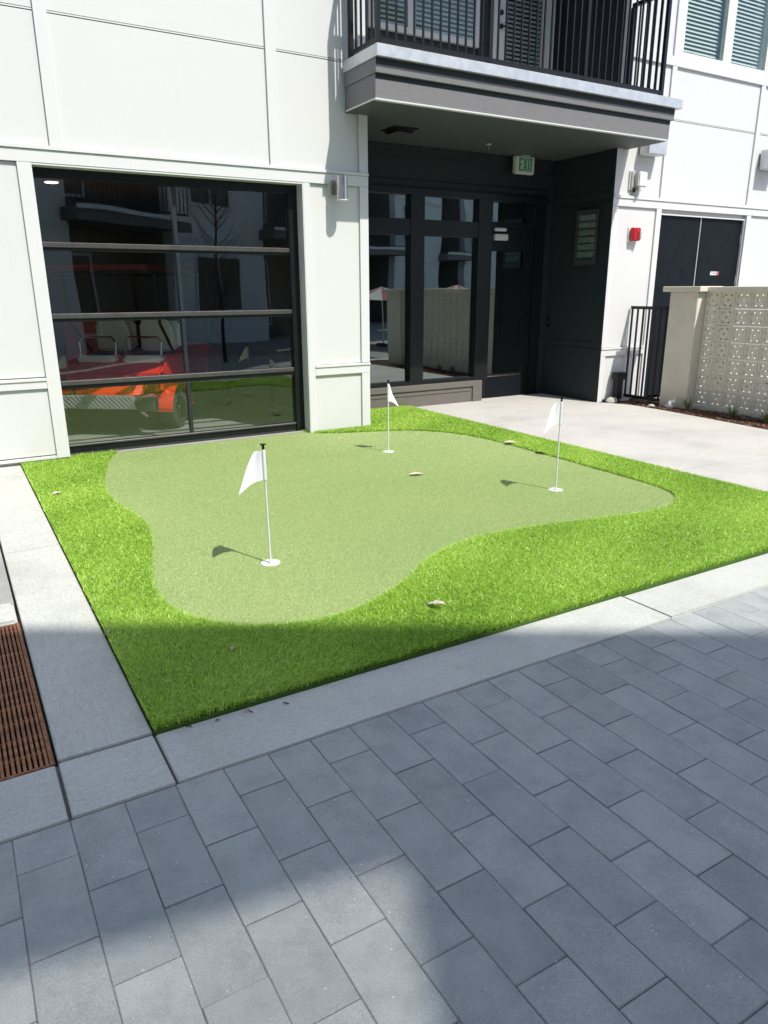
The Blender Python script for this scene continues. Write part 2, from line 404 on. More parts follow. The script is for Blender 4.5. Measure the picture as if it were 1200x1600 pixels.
for k in range(5200):
    y = r.uniform(2.4, 7.08) if k % 4 == 0 else r.uniform(4.2, 7.05)
    x = r.uniform(edge_x(y)+0.012, 8.32)
    L, W, T = r.uniform(0.012, 0.045), r.uniform(0.005, 0.013), r.uniform(0.002, 0.005)
    a, t, z = r.uniform(0, 6.28), r.uniform(-0.35, 0.35), r.uniform(-0.018, 0.012) + 0.01*math.sin(9*x+4*y)
    ca, sa = math.cos(a), math.sin(a); n0 = len(mu.v)
    for dx, dy, dz in ((-1,-1,-1),(1,-1,-1),(1,1,-1),(-1,1,-1),(-1,-1,1),(1,-1,1),(1,1,1),(-1,1,1)):
        px, py = dx*L/2, dy*W/2
        mu.v.append((x+ca*px-sa*py, y+sa*px+ca*py, z+t*px+dz*T/2))
    mu.f += [tuple(n0+i for i in q) for q in ((4,5,6,7),(0,1,5,4),(1,2,6,5),(2,3,7,6),(3,0,4,7))]
def mulch_mat():
    M = Mat('bark_mulch', (0.16,0.085,0.05), 0.9, spec=0.2)
    g = M.n('ShaderNodeNewGeometry')
    M.color(M.ramp(g.outputs['Random Per Island'], [(0.0,(0.05,0.026,0.016)),(0.4,(0.15,0.072,0.042)),(0.75,(0.25,0.135,0.085)),(1.0,(0.42,0.29,0.20))])); return M.m
tag(part('bark_mulch', mu, mulch_mat()), 'brown bark mulch chips in planting bed along the block wall', 'mulch', kind='stuff')

# ------------------------------------------------------------------ putting green and turf fringe
gpts = [(1.33,7.40),(1.30,7.25),(1.17,7.02),(1.02,6.45),(0.90,5.90),(0.885,5.42),(0.955,5.01),(0.97,4.68),(0.915,4.36),(0.82,4.0),(0.745,3.67),(0.73,3.44),(0.77,3.24),(0.85,3.09),(0.98,2.945),(1.14,2.86),(1.31,2.82),(1.49,2.83),(1.71,2.91),(1.96,3.05),(2.18,3.22),(2.42,3.335),(2.76,3.40),(3.14,3.35),(3.52,3.28),(3.93,3.20),(4.23,3.20),(4.45,3.30),(4.60,3.47),(4.66,3.75),(4.665,4.15),(4.69,4.70),(4.69,5.14),(4.71,5.57),(4.68,6.04),(4.53,6.42),(4.23,6.72),(3.76,6.87),(3.38,7.01),(3.20,7.24),(3.18,7.40)]
def chaikin(p, n=2):
    for _ in range(n):
        q = []
        for i in range(len(p)):
            a, b = p[i], p[(i+1) % len(p)]
            q += [(0.75*a[0]+0.25*b[0], 0.75*a[1]+0.25*b[1]), (0.25*a[0]+0.75*b[0], 0.25*a[1]+0.75*b[1])]
        p = q
    return p
gsm = chaikin(gpts, 2)
tri = tessellate_polygon([[Vector((x, y, 0)) for x, y in gsm]])
mb = MB(); mb.v = [(x, y, 0.013) for x, y in gsm]; mb.f = [tuple(t) for t in tri]
pg = structure('putting_green', mb, mat_green)
def nap():
    P = []
    for (y0, y1, sp) in ((2.80,3.7,0.0048),(3.7,5.0,0.0058),(5.0,7.4,0.0072)):
        nx, ny = int(4.1/sp), int((y1-y0)/sp); gx, gy = np.meshgrid(np.arange(nx), np.arange(ny))
        x = 0.70+(gx.ravel()+0.5)*sp + rng.uniform(-.6,.6,nx*ny)*sp; y = y0+(gy.ravel()+0.5)*sp + rng.uniform(-.6,.6,nx*ny)*sp
        k = inside(x, y, gsm) & (y < 7.22); P.append(np.stack([x[k], y[k], np.full(k.sum(), sp)], 1))
    P = np.concatenate(P); N = len(P); a = rng.uniform(0, 6.283, N); f = rng.uniform(0, 6.283, N)
    drift = 1.2*np.sin(0.9*P[:,0]+0.5*P[:,1]); ln = rng.uniform(0.3, 1.4, N)
    lx = np.cos(a)*ln+0.5*np.cos(drift); ly = np.sin(a)*ln+0.5*np.sin(drift); h = rng.uniform(0.0035, 0.0065, N); wd = P[:,2]*rng.uniform(0.3, 0.55, N)
    V = np.zeros((N, 3, 3), np.float32); z0 = 0.0132
    V[:,0] = np.stack([P[:,0]-np.cos(f)*wd/2, P[:,1]-np.sin(f)*wd/2, np.full(N, z0)], 1)
    V[:,1] = np.stack([P[:,0]+np.cos(f)*wd/2, P[:,1]+np.sin(f)*wd/2, np.full(N, z0)], 1)
    V[:,2] = np.stack([P[:,0]+lx*h, P[:,1]+ly*h, z0+h], 1)
    me = bpy.data.meshes.new('nap'); me.vertices.add(N*3); me.vertices.foreach_set('co', V.ravel())
    me.loops.add(N*3); me.loops.foreach_set('vertex_index', np.arange(N*3, dtype=np.int32))
    me.polygons.add(N); me.polygons.foreach_set('loop_start', (np.arange(N)*3).astype(np.int32)); me.update(calc_edges=True); me.validate()
    at = me.attributes.new('tint', 'FLOAT', 'FACE'); at.data.foreach_set('value', np.clip(rng.normal(0.5, 0.24, N), 0, 1).astype(np.float32))
    me.materials.append(leafy('green_nap_yarn', [(0.25,0.35,0.11),(0.50,0.61,0.25),(0.76,0.82,0.44)], 0.55, 0.28)); return me
NAP = nap
tb = MB().box(0.43, 5.178, 2.332, 7.12, -0.068, 0.008).box(0.845, 3.29, 7.12, 7.24, -0.068, 0.0085).box(4.04, 5.178, 7.12, 8.125, -0.068, 0.0082)
structure('turf_backing', tb, mat_turfback)
def inside(px, py, poly):
    res = np.zeros(len(px), bool); n = len(poly)
    for i in range(n):
        x0, y0 = poly[i]; x1, y1 = poly[(i+1) % n]
        c = ((y0 > py) != (y1 > py)); 
        with np.errstate(divide='ignore', invalid='ignore'):
            c &= px < (x1-x0)*(py-y0)/(y1-y0) + x0
        res ^= c
    return res
tag(link('nap', NAP(), pg), kind='stuff')
def turf():
    P = []
    for (x0, x1, y0, y1, sp) in ((0.43,5.175,2.334,3.6,0.0086),(0.43,5.175,3.6,5.2,0.0105),(0.43,5.175,5.2,7.12,0.0125),(0.85,3.29,7.12,7.235,0.0125),(4.045,5.175,7.12,8.12,0.0125)):
        nx, ny = int((x1-x0)/sp), int((y1-y0)/sp)
        gx, gy = np.meshgrid(np.arange(nx), np.arange(ny))
        x = x0+(gx.ravel()+0.5)*sp + rng.uniform(-.5,.5,nx*ny)*sp; y = y0+(gy.ravel()+0.5)*sp + rng.uniform(-.5,.5,nx*ny)*sp
        k = ~inside(x, y, gsm); P.append(np.stack([x[k], y[k], np.full(k.sum(), sp)], 1))
    P = np.concatenate(P)
    K = 6; N = len(P)*K
    T = np.repeat(P, K, 0)
    bx = T[:,0] + rng.normal(0, 0.25, N)*T[:,2]; by = T[:,1] + rng.normal(0, 0.25, N)*T[:,2]
    tang = np.repeat(rng.uniform(0, 6.283, len(P)), K); tl = np.repeat(rng.uniform(0, 0.5, len(P)), K)
    tint_t = np.repeat(rng.normal(0, 0.07, len(P)), K)
    # slow patches of nap direction
    nap = 0.9*np.sin(1.7*bx+0.6*by) + 0.7*np.sin(2.3*by-0.9*bx+1.2)
    a = rng.uniform(0, 6.283, N); lean = rng.uniform(0.2, 1.3, N)
    lx = np.cos(a)*lean + np.cos(tang)*tl + 0.22*np.cos(nap); ly = np.sin(a)*lean + np.sin(tang)*tl + 0.22*np.sin(nap)
    h = np.clip(rng.normal(0.029, 0.005, N), 0.012, 0.042)
    wd = T[:,2]*rng.uniform(0.24, 0.36, N)
    f = rng.uniform(0, 6.283, N); wx, wy = np.cos(f)*wd/2, np.sin(f)*wd/2
    z0 = 0.011
    V = np.zeros((N, 5, 3), np.float32)
    V[:,0] = np.stack([bx-wx, by-wy, np.full(N, z0)], 1); V[:,1] = np.stack([bx+wx, by+wy, np.full(N, z0)], 1)
    mx, my, mz = bx+lx*h*0.38, by+ly*h*0.38, z0+h*0.66
    V[:,2] = np.stack([mx+wx*.95, my+wy*.95, mz], 1); V[:,3] = np.stack([mx-wx*.95, my-wy*.95, mz], 1)
    V[:,4] = np.stack([bx+lx*h*0.95, by+ly*h*0.95, z0+h*(1.0-0.18*np.hypot(lx,ly))], 1)
    lim = (V[:,:,0] > 0.426) & (V[:,:,1] > 2.328)
    V[:,:,0] = np.maximum(V[:,:,0], 0.424); V[:,:,1] = np.maximum(V[:,:,1], 2.325)
    me = bpy.data.meshes.new('turf_fringe')
    me.vertices.add(N*5); me.vertices.foreach_set('co', V.ravel())
    base = (np.arange(N)*5)[:,None]
    loops = np.concatenate([base+np.array([[0,1,2,3]]), base+np.array([[3,2,4]])], 1).ravel().astype(np.int32)
    me.loops.add(N*7); me.loops.foreach_set('vertex_index', loops)
    st = np.stack([np.arange(N)*7, np.arange(N)*7+4], 1).ravel().astype(np.int32)
    me.polygons.add(N*2); me.polygons.foreach_set('loop_start', st)
    me.update(calc_edges=True); me.validate()
    at = me.attributes.new('tint', 'FLOAT', 'FACE')
    patch = 0.06*np.sin(3.1*bx+1.3*np.sin(2.2*by))+0.05*np.sin(7.3*by-4.1*bx)
    ti = np.clip(rng.normal(0.54, 0.22, N)+tint_t+patch, 0, 1)
    at.data.foreach_set('value', np.repeat(ti, 2).astype(np.float32))
    me.materials.append(mat_blade); return me
tag(link('turf_fringe', turf()), 'bright green artificial turf fringe surrounding the putting green', 'turf', kind='stuff')

# ------------------------------------------------------------------ the building
bld = thing('apartment_building', 'white panelled apartment building with glazed garage door and recessed dark entrance', 'building', (0,0,0))
YT, YP, YC = 7.125, 7.147, 7.172      # faces of trim, panels, core wall
XR0, XR1 = 4.036, 7.634               # the entrance recess
core = MB()
for b in ((-4.0,0.84,0.0,7.4),(0.84,3.293,2.52,7.4),(3.293,4.02,0.0,7.4)): core.box(b[0],b[1],YC,7.37,b[2],b[3])
for b in ((7.65,8.565,0.0,7.4),(8.565,10.417,2.47,4.38),(10.417,16.0,0.0,7.4),(8.565,8.668,4.38,7.4),(10.383,10.417,4.38,7.4),(8.668,10.383,5.9,7.4)): core.box(b[0],b[1],YC,7.37,b[2],b[3])
core.box(3.88,4.02,7.372,8.55,0,7.4).box(7.65,7.80,7.372,8.55,0,7.4)      # recess flanks
core.box(-4.0,16.0,7.375,14.0,7.40,7.6)                                    # roof
core.box(-4.0,-3.85,7.375,14,0,7.39).box(15.85,16.0,7.375,14,0,7.39).box(-3.84,15.84,13.8,13.95,0,7.39)
part('wall', core, mat_panel, bld)
def panel(x0, x1, z0, z1, y=YP): return part('panel', B(x0, x1, y, YC-0.001, z0, z1), mat_panel, bld)
def trim(x0, x1, z0, z1, y=YT, mat=None): return part('trim_board', B(x0, x1, y, YC-0.002, z0, z1), mat or mat_trim, bld, bevel=0.002)
zs_up = [2.652, 3.630, 3.652, 4.9, 4.92, 7.38]
def upper(xa, xb):
    for z0, z1 in ((2.655,3.628),(3.652,5.196),(5.22,7.38)): panel(xa+0.002, xb-0.002, z0, z1)
def reveal(xa, xb, z):   # thin metal reveal in the joint
    part('reveal_strip', B(xa, xb, YP-0.003, YC-0.0015, z-0.0045, z+0.0055), mat_trim, bld)
battL = [(-2.92,-2.815),(-0.955,-0.85),(1.005,1.105),(2.962,3.066)]
edges = [-4.0] + [e for b in battL for e in b] + [3.935]
for a, b in zip(edges[0::2], edges[1::2]):
    upper(a, b); reveal(a, b, 3.640); reveal(a, b, 5.208)
for a, b in battL: trim(a, b, 2.652, 7.38)
trim(3.935, XR0, 2.652, 7.38, YT+0.001)
# storey band with its metal drip edge
trim(-4.0, 4.0365, 2.520, 2.620, YT-0.001)
part('drip_edge', B(-4.0, 4.038, YT-0.012, YC-0.003, 2.6215, 2.650), mat_trim, bld, bevel=0.002)
# left of the garage door
trim(0.734, 0.842, 0.037, 2.518, YT)
for a, b in ((-4.0,-1.3),(-1.295,0.733)):
    panel(a, b, 0.775, 2.515); panel(a, b, 0.072, 0.668)
trim(-4.0, 0.7325, 0.672, 0.738, YT+0.001)
part('drip_edge', B(-4.0, 0.733, YT-0.008, YC-0.003, 0.7395, 0.764), mat_trim, bld, bevel=0.002)
part('base_flashing', B(-4.0, 0.733, YT+0.004, YC, 0.036, 0.060), mat_trim, bld)
# pier right of the garage door
trim(3.293, 3.369, 0.0, 2.518, YT)
trim(3.935, XR0, 0.0, 0.622, YT+0.0005); trim(3.935, XR0, 0.735, 2.518, YT+0.0005)
trim(3.3695, XR0+0.001, 0.6225, 0.705, YT-0.001)
part('drip_edge', B(3.3695, XR0+0.003, YT-0.010, YC-0.003, 0.7065, 0.730), mat_trim, bld, bevel=0.002)
panel(3.3695, 3.9345, 0.0, 0.6215); panel(3.3695, 3.9345, 0.735, 2.518)
trim(3.575, 3.790, 2.425, 2.5185, YT+0.002)
# reveals of the garage opening
jb = MB().box(0.835, 0.846, YT+0.003, 7.34, 0, 2.515).box(3.286, 3.2925, YT+0.003, 7.34, 0, 2.515).box(0.846, 3.286, YT+0.003, 7.34, 2.505, 2.5185)
part('door_jamb', jb, mat_trim, bld)
# right of the recess
trim(XR1, 7.725, 0.0, 0.622); trim(XR1, 7.725, 0.735, 2.518); trim(XR1, 7.725, 2.652, 7.38)
trim(XR1-0.001, 8.4645, 0.6225, 0.705, YT-0.001)
part('drip_edge', B(XR1-0.002, 8.4645, YT-0.010, YC-0.003, 0.7065, 0.730), mat_trim, bld, bevel=0.002)
panel(7.726, 8.4645, 0.03, 0.6215); panel(7.726, 8.4645, 0.735, 2.518)
trim(8.465, 8.563, 0.0, 2.518); trim(10.419, 10.515, 0.0, 2.518)
panel(10.516, 12.9, 0.03, 0.62); panel(10.516, 12.9, 0.735, 2.518); trim(10.516, 16, 0.6225, 0.705, YT-0.001)
trim(XR1-0.001, 16.0, 2.520, 2.612, YT-0.001)
part('drip_edge', B(XR1-0.002, 16.0, YT-0.012, YC-0.003, 2.6135, 2.650), mat_trim, bld, bevel=0.002)
trim(8.505, 8.590, 2.652, 4.206); trim(10.372, 10.462, 2.652, 4.206); trim(12.3, 12.4, 2.652, 7.38)
for a, b in ((7.725,8.505),(8.590,10.372),(10.462,12.3),(12.4,16)):
    panel(a+0.001, b-0.001, 2.655, 3.593); panel(a+0.001, b-0.001, 3.617, 4.206); reveal(a, b, 3.605)
panel(7.726, 8.504, 4.32, 7.38); panel(10.5, 12.299, 4.32, 7.38); panel(12.401, 16, 4.32, 7.38)
trim(XR1+0.092, 16, 4.207, 4.312, YT-0.002)
trim(8.505, 8.627, 4.3125, 7.38); trim(10.424, 10.50, 4.3125, 7.38)
panel(8.628, 10.423, 6.0, 7.38)

# garage door (sectional, four rows of two panes)
gd = link('garage_door', B(0.847, 3.285, 7.262, 7.338, 2.432, 2.504).mesh('garage_door', mat_frame), bld)
gd['label'] = 'black framed glazed overhead garage door'
part('side_track', B(0.847, 0.862, 7.268, 7.338, 0.0, 2.431), mat_frame, gd)
part('side_track', B(3.192, 3.285, 7.268, 7.338, 0.0, 2.431), mat_frame, gd)
rz = [(0.045, 0.118), (0.630, 0.712), (1.236, 1.308), (1.843, 1.913)]
for i, (a, b) in enumerate(rz):
    part('rail', B(0.8625, 3.1915, 7.285, 7.335, a, b), mat_frame, gd, bevel=0.003)
    part('rail_lip', B(0.864, 3.188, 7.272, 7.2845, b-0.045 if i else b-0.022, b-0.002), mat_rail_edge, gd, bevel=0.004)
part('bottom_seal', B(0.8625, 3.1915, 7.29, 7.33, 0.0, 0.0445), mat_tyre, gd)
zg = [(0.118,0.630),(0.712,1.236),(1.308,1.843),(1.913,2.432)]
for a, b in zg:
    part('muntin', B(2.022, 2.057, 7.283, 7.333, a+0.0005, b-0.0005), mat_muntin, gd, bevel=0.004)
    for x0, x1 in ((0.8625, 2.0215), (2.0575, 3.1915)):
        part('pane', B(x0, x1, 7.311, 7.317, a+0.001, b-0.001), mat_glass, gd)
part('threshold', B(0.846, 3.286, 7.20, 7.262, -0.02, 0.022), mat_walk, gd)

# garage room
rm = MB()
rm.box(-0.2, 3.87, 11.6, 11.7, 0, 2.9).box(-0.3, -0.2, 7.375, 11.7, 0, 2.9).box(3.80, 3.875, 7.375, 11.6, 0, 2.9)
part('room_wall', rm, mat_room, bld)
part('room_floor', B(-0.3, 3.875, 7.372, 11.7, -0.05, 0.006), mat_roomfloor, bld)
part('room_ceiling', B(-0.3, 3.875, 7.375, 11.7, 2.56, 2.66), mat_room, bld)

# entrance recess: bulkhead, storefront frame, walls
bk = MB().box(XR0-0.015, 6.405, 8.135, 8.33, 0.0, 0.285)
part('bulkhead', bk, mat_taupe, bld)
part('bulkhead_board', B(XR0-0.014, 6.400, 8.115, 8.1345, 0.212, 0.283), mat_taupe, bld, bevel=0.002)
part('bulkhead_board', B(6.242, 6.400, 8.115, 8.1345, 0.0, 0.2115), mat_taupe, bld, bevel=0.002)
part('bulkhead_board', B(XR0-0.014, 6.21, 8.122, 8.1345, 0.150, 0.188), mat_taupe, bld, bevel=0.002)
part('bulkhead_board', B(XR0-0.014, 6.21, 8.128, 8.1345, 0.0, 0.140), mat_taupe, bld, bevel=0.002)
sf = MB()
sf.box(XR0-0.015, 6.53, 8.17, 8.30, 0.287, 0.335)
sf.box(XR0-0.015, 7.50, 8.172, 8.30, 2.625, 2.70)
for x0, x1 in ((5.235, 5.440), (6.295, 6.525)): sf.box(x0, x1, 8.168, 8.302, 0.3355, 2.6245)
for x0, x1 in ((XR0-0.015, 5.2345), (5.4405, 6.2945)): sf.box(x0, x1, 8.175, 8.30, 2.155, 2.345)
sf.box(6.5255, 7.34, 8.23, 8.33, 2.295, 2.368).box(7.34, 7.505, 8.23, 8.34, 0.0, 2.6245).box(6.44, 6.5245, 8.305, 8.36, 0.0, 2.62)
store = part('storefront', sf, mat_frame, bld)
for x0, x1, z0, z1 in ((XR0-0.01,5.234,0.336,2.154),(5.441,6.294,0.336,2.154),(XR0-0.01,5.234,2.346,2.624),(5.441,6.294,2.346,2.624),(6.53,7.339,2.369,2.624)):
    y = 8.235 if x0 < 6.5 else 8.28
    part('pane', B(x0, x1, y, y+0.008, z0, z1), mat_glass_s, store)
dm = MB().box(6.526, 6.572, 8.262, 8.306, 0.012, 2.292).box(7.190, 7.338, 8.262, 8.306, 0.012, 2.292).box(6.5725, 7.1895, 8.2625, 8.306, 1.995, 2.292).box(6.5725, 7.1895, 8.2625, 8.306, 0.30, 0.335)
ed = part('entrance_door', dm, mat_frame, bld)
part('pane', B(6.5725, 7.1895, 8.28, 8.288, 0.335, 1.995), mat_glass_s, ed)
part('kick_plate', B(6.573, 7.189, 8.258, 8.30, 0.014, 0.298), mat_doorpaint, ed)
part('kick_plate_edge', B(6.573, 7.189, 8.252, 8.259, 0.3005, 0.318), mat_steel, ed)
part('closer', B(6.60, 6.835, 8.20, 8.258, 2.135, 2.215), mat_plastic, ed, bevel=0.01, segs=2)
part('closer_arm', B(6.585, 6.80, 8.19, 8.232, 2.250, 2.292), mat_plastic, ed, bevel=0.012, segs=2)
part('pull_handle', MB().tube([(7.235,8.262,0.95),(7.235,8.21,0.95),(7.235,8.21,1.25),(7.235,8.262,1.25)], 0.011), mat_frame, ed, smooth=True)
# taupe cladding of the recess
part('recess_board', B(XR0-0.014, 7.633, 8.245, 8.40, 2.702, 3.185), mat_char, bld)
part('recess_board', B(XR0-0.013, 7.52, 8.222, 8.2445, 2.705, 2.795), mat_char, bld, bevel=0.002)
part('recess_board', B(XR0-0.013, 7.625, 8.228, 8.2445, 3.085, 3.183), mat_char, bld, bevel=0.002)
part('recess_board', B(7.506, 7.633, 8.245, 8.40, 0.0, 2.701), mat_char, bld)
part('recess_board', B(7.53, 7.634, 8.225, 8.2445, 0.0, 2.99), mat_char, bld, bevel=0.002)
part('recess_panel', B(7.642, 7.6495, 7.173, 8.50, 0.0, 3.185), mat_char, bld)
for y0, y1, z0, z1 in ((7.1735,7.275,0.735,2.55),(8.13,8.222,0.735,2.55),(7.276,8.129,2.46,2.55),(7.1735,8.222,2.64,2.70),(7.1735,8.222,0.64,0.715),(7.1735,8.222,3.09,3.184),(7.276,8.129,0.735,0.80)):
    part('recess_board', B(7.634, 7.6415, y0, y1, z0, z1), mat_char, bld, bevel=0.0015)
part('recess_board', B(7.632, 7.640, 7.1735, 8.222, 2.5505, 2.575), mat_char, bld)
part('recess_board', B(7.634, 7.6415, 7.1735, 8.222, 0.0, 0.639), mat_char, bld)
# the corner return of the recess, taupe over the end of the white boards
part('recess_board', B(7.629, 7.6335, YT+0.002, 7.1725, 0.0, 3.185), mat_char, bld)
part('door_button', MB().cyl((8.178, 1.042), 0.024, 7.622, 7.634, 16, axis='x'), mat_steel, bld)
part('button_plate', B(7.628, 7.6338, 8.14, 8.215, 0.98, 1.105), mat_frame, bld)
# lobby behind the glass
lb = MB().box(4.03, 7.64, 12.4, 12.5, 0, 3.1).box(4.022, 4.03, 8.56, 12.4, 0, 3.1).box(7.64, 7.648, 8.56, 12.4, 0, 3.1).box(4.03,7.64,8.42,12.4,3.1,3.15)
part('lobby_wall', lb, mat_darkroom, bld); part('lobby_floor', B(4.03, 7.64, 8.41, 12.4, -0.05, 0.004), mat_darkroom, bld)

# balconies
def balcony(z):
    dz = z-3.19
    b = link('balcony', B(3.80, 7.83, 6.57, 8.38, 3.215+dz, 3.60+dz).mesh('balcony_slab', mat_soffit), bld)
    part('fascia_board', B(3.786, 7.835, 6.530, 6.569, 3.204+dz, 3.405+dz), mat_fascia, b, bevel=0.002)
    part('fascia_board', B(3.774, 7.862, 6.500, 6.569, 3.4065+dz, 3.530+dz), mat_fascia, b, bevel=0.002)
    part('painted_shadow', B(3.7737, 7.8622, 6.4985, 6.4998, 3.472+dz, 3.5275+dz), mat_char, b)  # thin dark strip painting in the shadow band under the flashing
    part('painted_shadow', B(3.7857, 7.8352, 6.5285, 6.5298, 3.362+dz, 3.4045+dz), mat_char, b)  # same for the shadow painted in below the upper board
    for x0, x1 in ((3.786, 3.7995), (7.8305, 7.835)):
        part('fascia_board', B(x0, x1, 6.57, 7.112, 3.204+dz, 3.405+dz), mat_fascia, b)
    for x0, x1 in ((3.774, 3.7995), (7.8305, 7.862)):
        part('fascia_board', B(x0, x1, 6.57, 7.112, 3.4065+dz, 3.530+dz), mat_fascia, b)
    part('soffit', B(3.79, 7.828, 6.575, 8.244, 3.186+dz, 3.2145+dz), mat_soffit, b)
    st = MB().box(3.780, 7.84, 6.522, 6.574, 3.190+dz, 3.2025+dz).box(3.780, 3.7895, 6.575, 7.112, 3.190+dz, 3.2025+dz).box(7.8285, 7.84, 6.575, 7.112, 3.190+dz, 3.2025+dz)
    part('soffit_edge', st, mat_trim, b)
    fl = MB().box(3.760, 7.935, 6.452, 6.499, 3.528+dz, 3.628+dz).box(3.760, 3.7735, 6.4995, 7.120, 3.528+dz, 3.628+dz).box(7.8625, 7.935, 6.4995, 7.120, 3.528+dz, 3.628+dz)
    fl.box(3.7735, 7.8625, 6.4995, 7.120, 3.6005+dz, 3.626+dz)
    part('flashing', fl, mat_galv, b, bevel=0.003)
    part('deck', B(4.04, 7.63, 7.121, 8.29, 3.6005+dz, 3.624+dz), mat_walk, b)
    return b
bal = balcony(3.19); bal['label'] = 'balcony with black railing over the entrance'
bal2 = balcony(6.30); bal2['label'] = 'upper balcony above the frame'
bz, tz, yr = 3.675, 4.70, 6.575
rl = MB().box(3.83, 7.69, yr-0.019, yr+0.019, bz, bz+0.036)
part('bottom_rail', rl, mat_black, bal); part('top_rail', B(3.82, 7.70, yr-0.024, yr+0.024, tz, tz+0.04), mat_black, bal)
pmesh = B(-0.021, 0.021, -0.021, 0.021, 3.63, 4.70).mesh('post', mat_black)
for x, y in ((3.838, yr), (5.135, yr), (6.440, yr), (7.680, yr), (3.838, 7.09), (7.680, 7.09)): link('post', pmesh, bal, (x, y, 0))
bmesh_ = B(-0.0085, 0.0085, -0.0085, 0.0085, bz+0.034, tz).mesh('baluster', mat_black)
for x0, x1, k in ((3.838, 5.135, 12), (5.135, 6.440, 12), (6.440, 7.680, 11)):
    for i in range(1, k+1): link('baluster', bmesh_, bal, (x0+(x1-x0)*i/(k+1), yr, 0))
for x in (3.838, 7.680):
    part('bottom_rail', B(x-0.018, x+0.018, yr+0.0195, 7.10, bz, bz+0.036), mat_black, bal)
    part('top_rail', B(x-0.022, x+0.022, yr+0.0245, 7.10, tz, tz+0.04), mat_black, bal)
    for i in range(1, 5): link('baluster', bmesh_, bal, (x, yr+(7.09-yr)*i/5, 0))
# the same railing on the upper balcony, simpler
r2 = MB().box(3.83, 7.69, yr-0.02, yr+0.02, 6.79, 6.82).box(3.83, 7.69, yr-0.02, yr+0.02, 7.8, 7.84)
part('railing', r2, mat_black, bal2)
# balcony back wall, window and door on the upper floor
part('recess_board', B(4.021, 7.649, 8.33, 8.42, 3.625, 6.28), mat_char, bld)
for k in range(8):
    z0 = 3.64+k*0.2
    for x0, x1 in ((4.022, 4.72), (6.30, 6.50), (7.52, 7.648)):
        part('siding_board', B(x0, x1, 8.312, 8.329, z0, z0+0.194), mat_char, bld)
    if z0+0.194 < 4.36: part('siding_board', B(4.7205, 6.2995, 8.312, 8.329, z0, z0+0.194), mat_char, bld)
part('recess_panel', B(7.640, 7.6495, 7.173, 8.31, 3.63, 6.28), mat_char, bld)
for z in (4.10, 4.70): part('recess_board', B(7.634, 7.6395, 7.1735, 8.31, z, z+0.045), mat_char, bld)
def blind(par, x0, x1, z0, z1, y, pitch=0.042):
    sm = MB().box(x0, x1, -0.019, 0.019, -0.0012, 0.0012).mesh('slat', mat_blind)
    z = z0
    while z < z1:
        link('slat', sm, par, (0, y, z), (R(58), 0, 0)); z += pitch
wf = MB().box(4.722, 6.298, 8.285, 8.33, 4.38, 4.445).box(4.722, 4.79, 8.285, 8.33, 4.446, 5.7).box(6.23, 6.298, 8.285, 8.33, 4.446, 5.7).box(5.25, 5.36, 8.285, 8.33, 4.446, 5.7)
w1 = part('window', wf, mat_trim, bld)
for x0, x1 in ((4.79, 5.25), (5.36, 6.23)):
    part('pane', B(x0, x1, 8.30, 8.305, 4.446, 5.7), mat_glass_w, w1)
    blind(w1, x0+0.005, x1-0.005, 4.47, 5.5, 8.318, 0.05)
df = MB().box(6.56, 6.70, 8.285, 8.325, 3.63, 5.8).box(7.32, 7.46, 8.285, 8.325, 3.63, 5.8).box(6.70, 7.32, 8.285, 8.325, 3.63, 3.86).box(6.505, 6.557, 8.27, 8.325, 3.63, 5.85).box(7.463, 7.515, 8.27, 8.325, 3.63, 5.85)
d2 = part('balcony_door', df, mat_trim, bld)
part('pane', B(6.70, 7.32, 8.296, 8.30, 3.86, 5.8), mat_glass_w, d2); blind(d2, 6.705, 7.315, 3.9, 5.5, 8.314, 0.05)
part('deadbolt', MB().cyl((6.628, 4.81), 0.028, 8.262, 8.285, 16, axis='y'), mat_black, d2)
part('handle', MB().cyl((6.628, 4.66), 0.028, 8.262, 8.285, 16, axis='y').box(6.628, 6.73, 8.245, 8.262, 4.652, 4.668), mat_black, d2)
# window with blinds in the right-hand facade
wf = MB().box(8.628, 10.423, 7.128, 7.19, 4.313, 4.382).box(8.628, 8.672, 7.128, 7.19, 4.383, 6.0).box(10.380, 10.423, 7.128, 7.19, 4.383, 6.0).box(9.470, 9.640, 7.132, 7.19, 4.383, 6.0).box(8.628,10.423,7.128,7.19,5.9,5.999)
w2 = part('window', wf, mat_plastic, bld)
for x0, x1 in ((8.672, 9.470), (9.640, 10.380)):
    part('pane', B(x0, x1, 7.155, 7.160, 4.383, 5.9), mat_glass_w, w2)
    blind(w2, x0+0.005, x1-0.005, 4.40, 5.7, 7.235, 0.046)
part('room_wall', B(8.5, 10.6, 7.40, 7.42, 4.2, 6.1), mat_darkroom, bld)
part('room_wall', B(4.5, 7.6, 8.43, 8.45, 3.3, 6.2), mat_darkroom, bld)

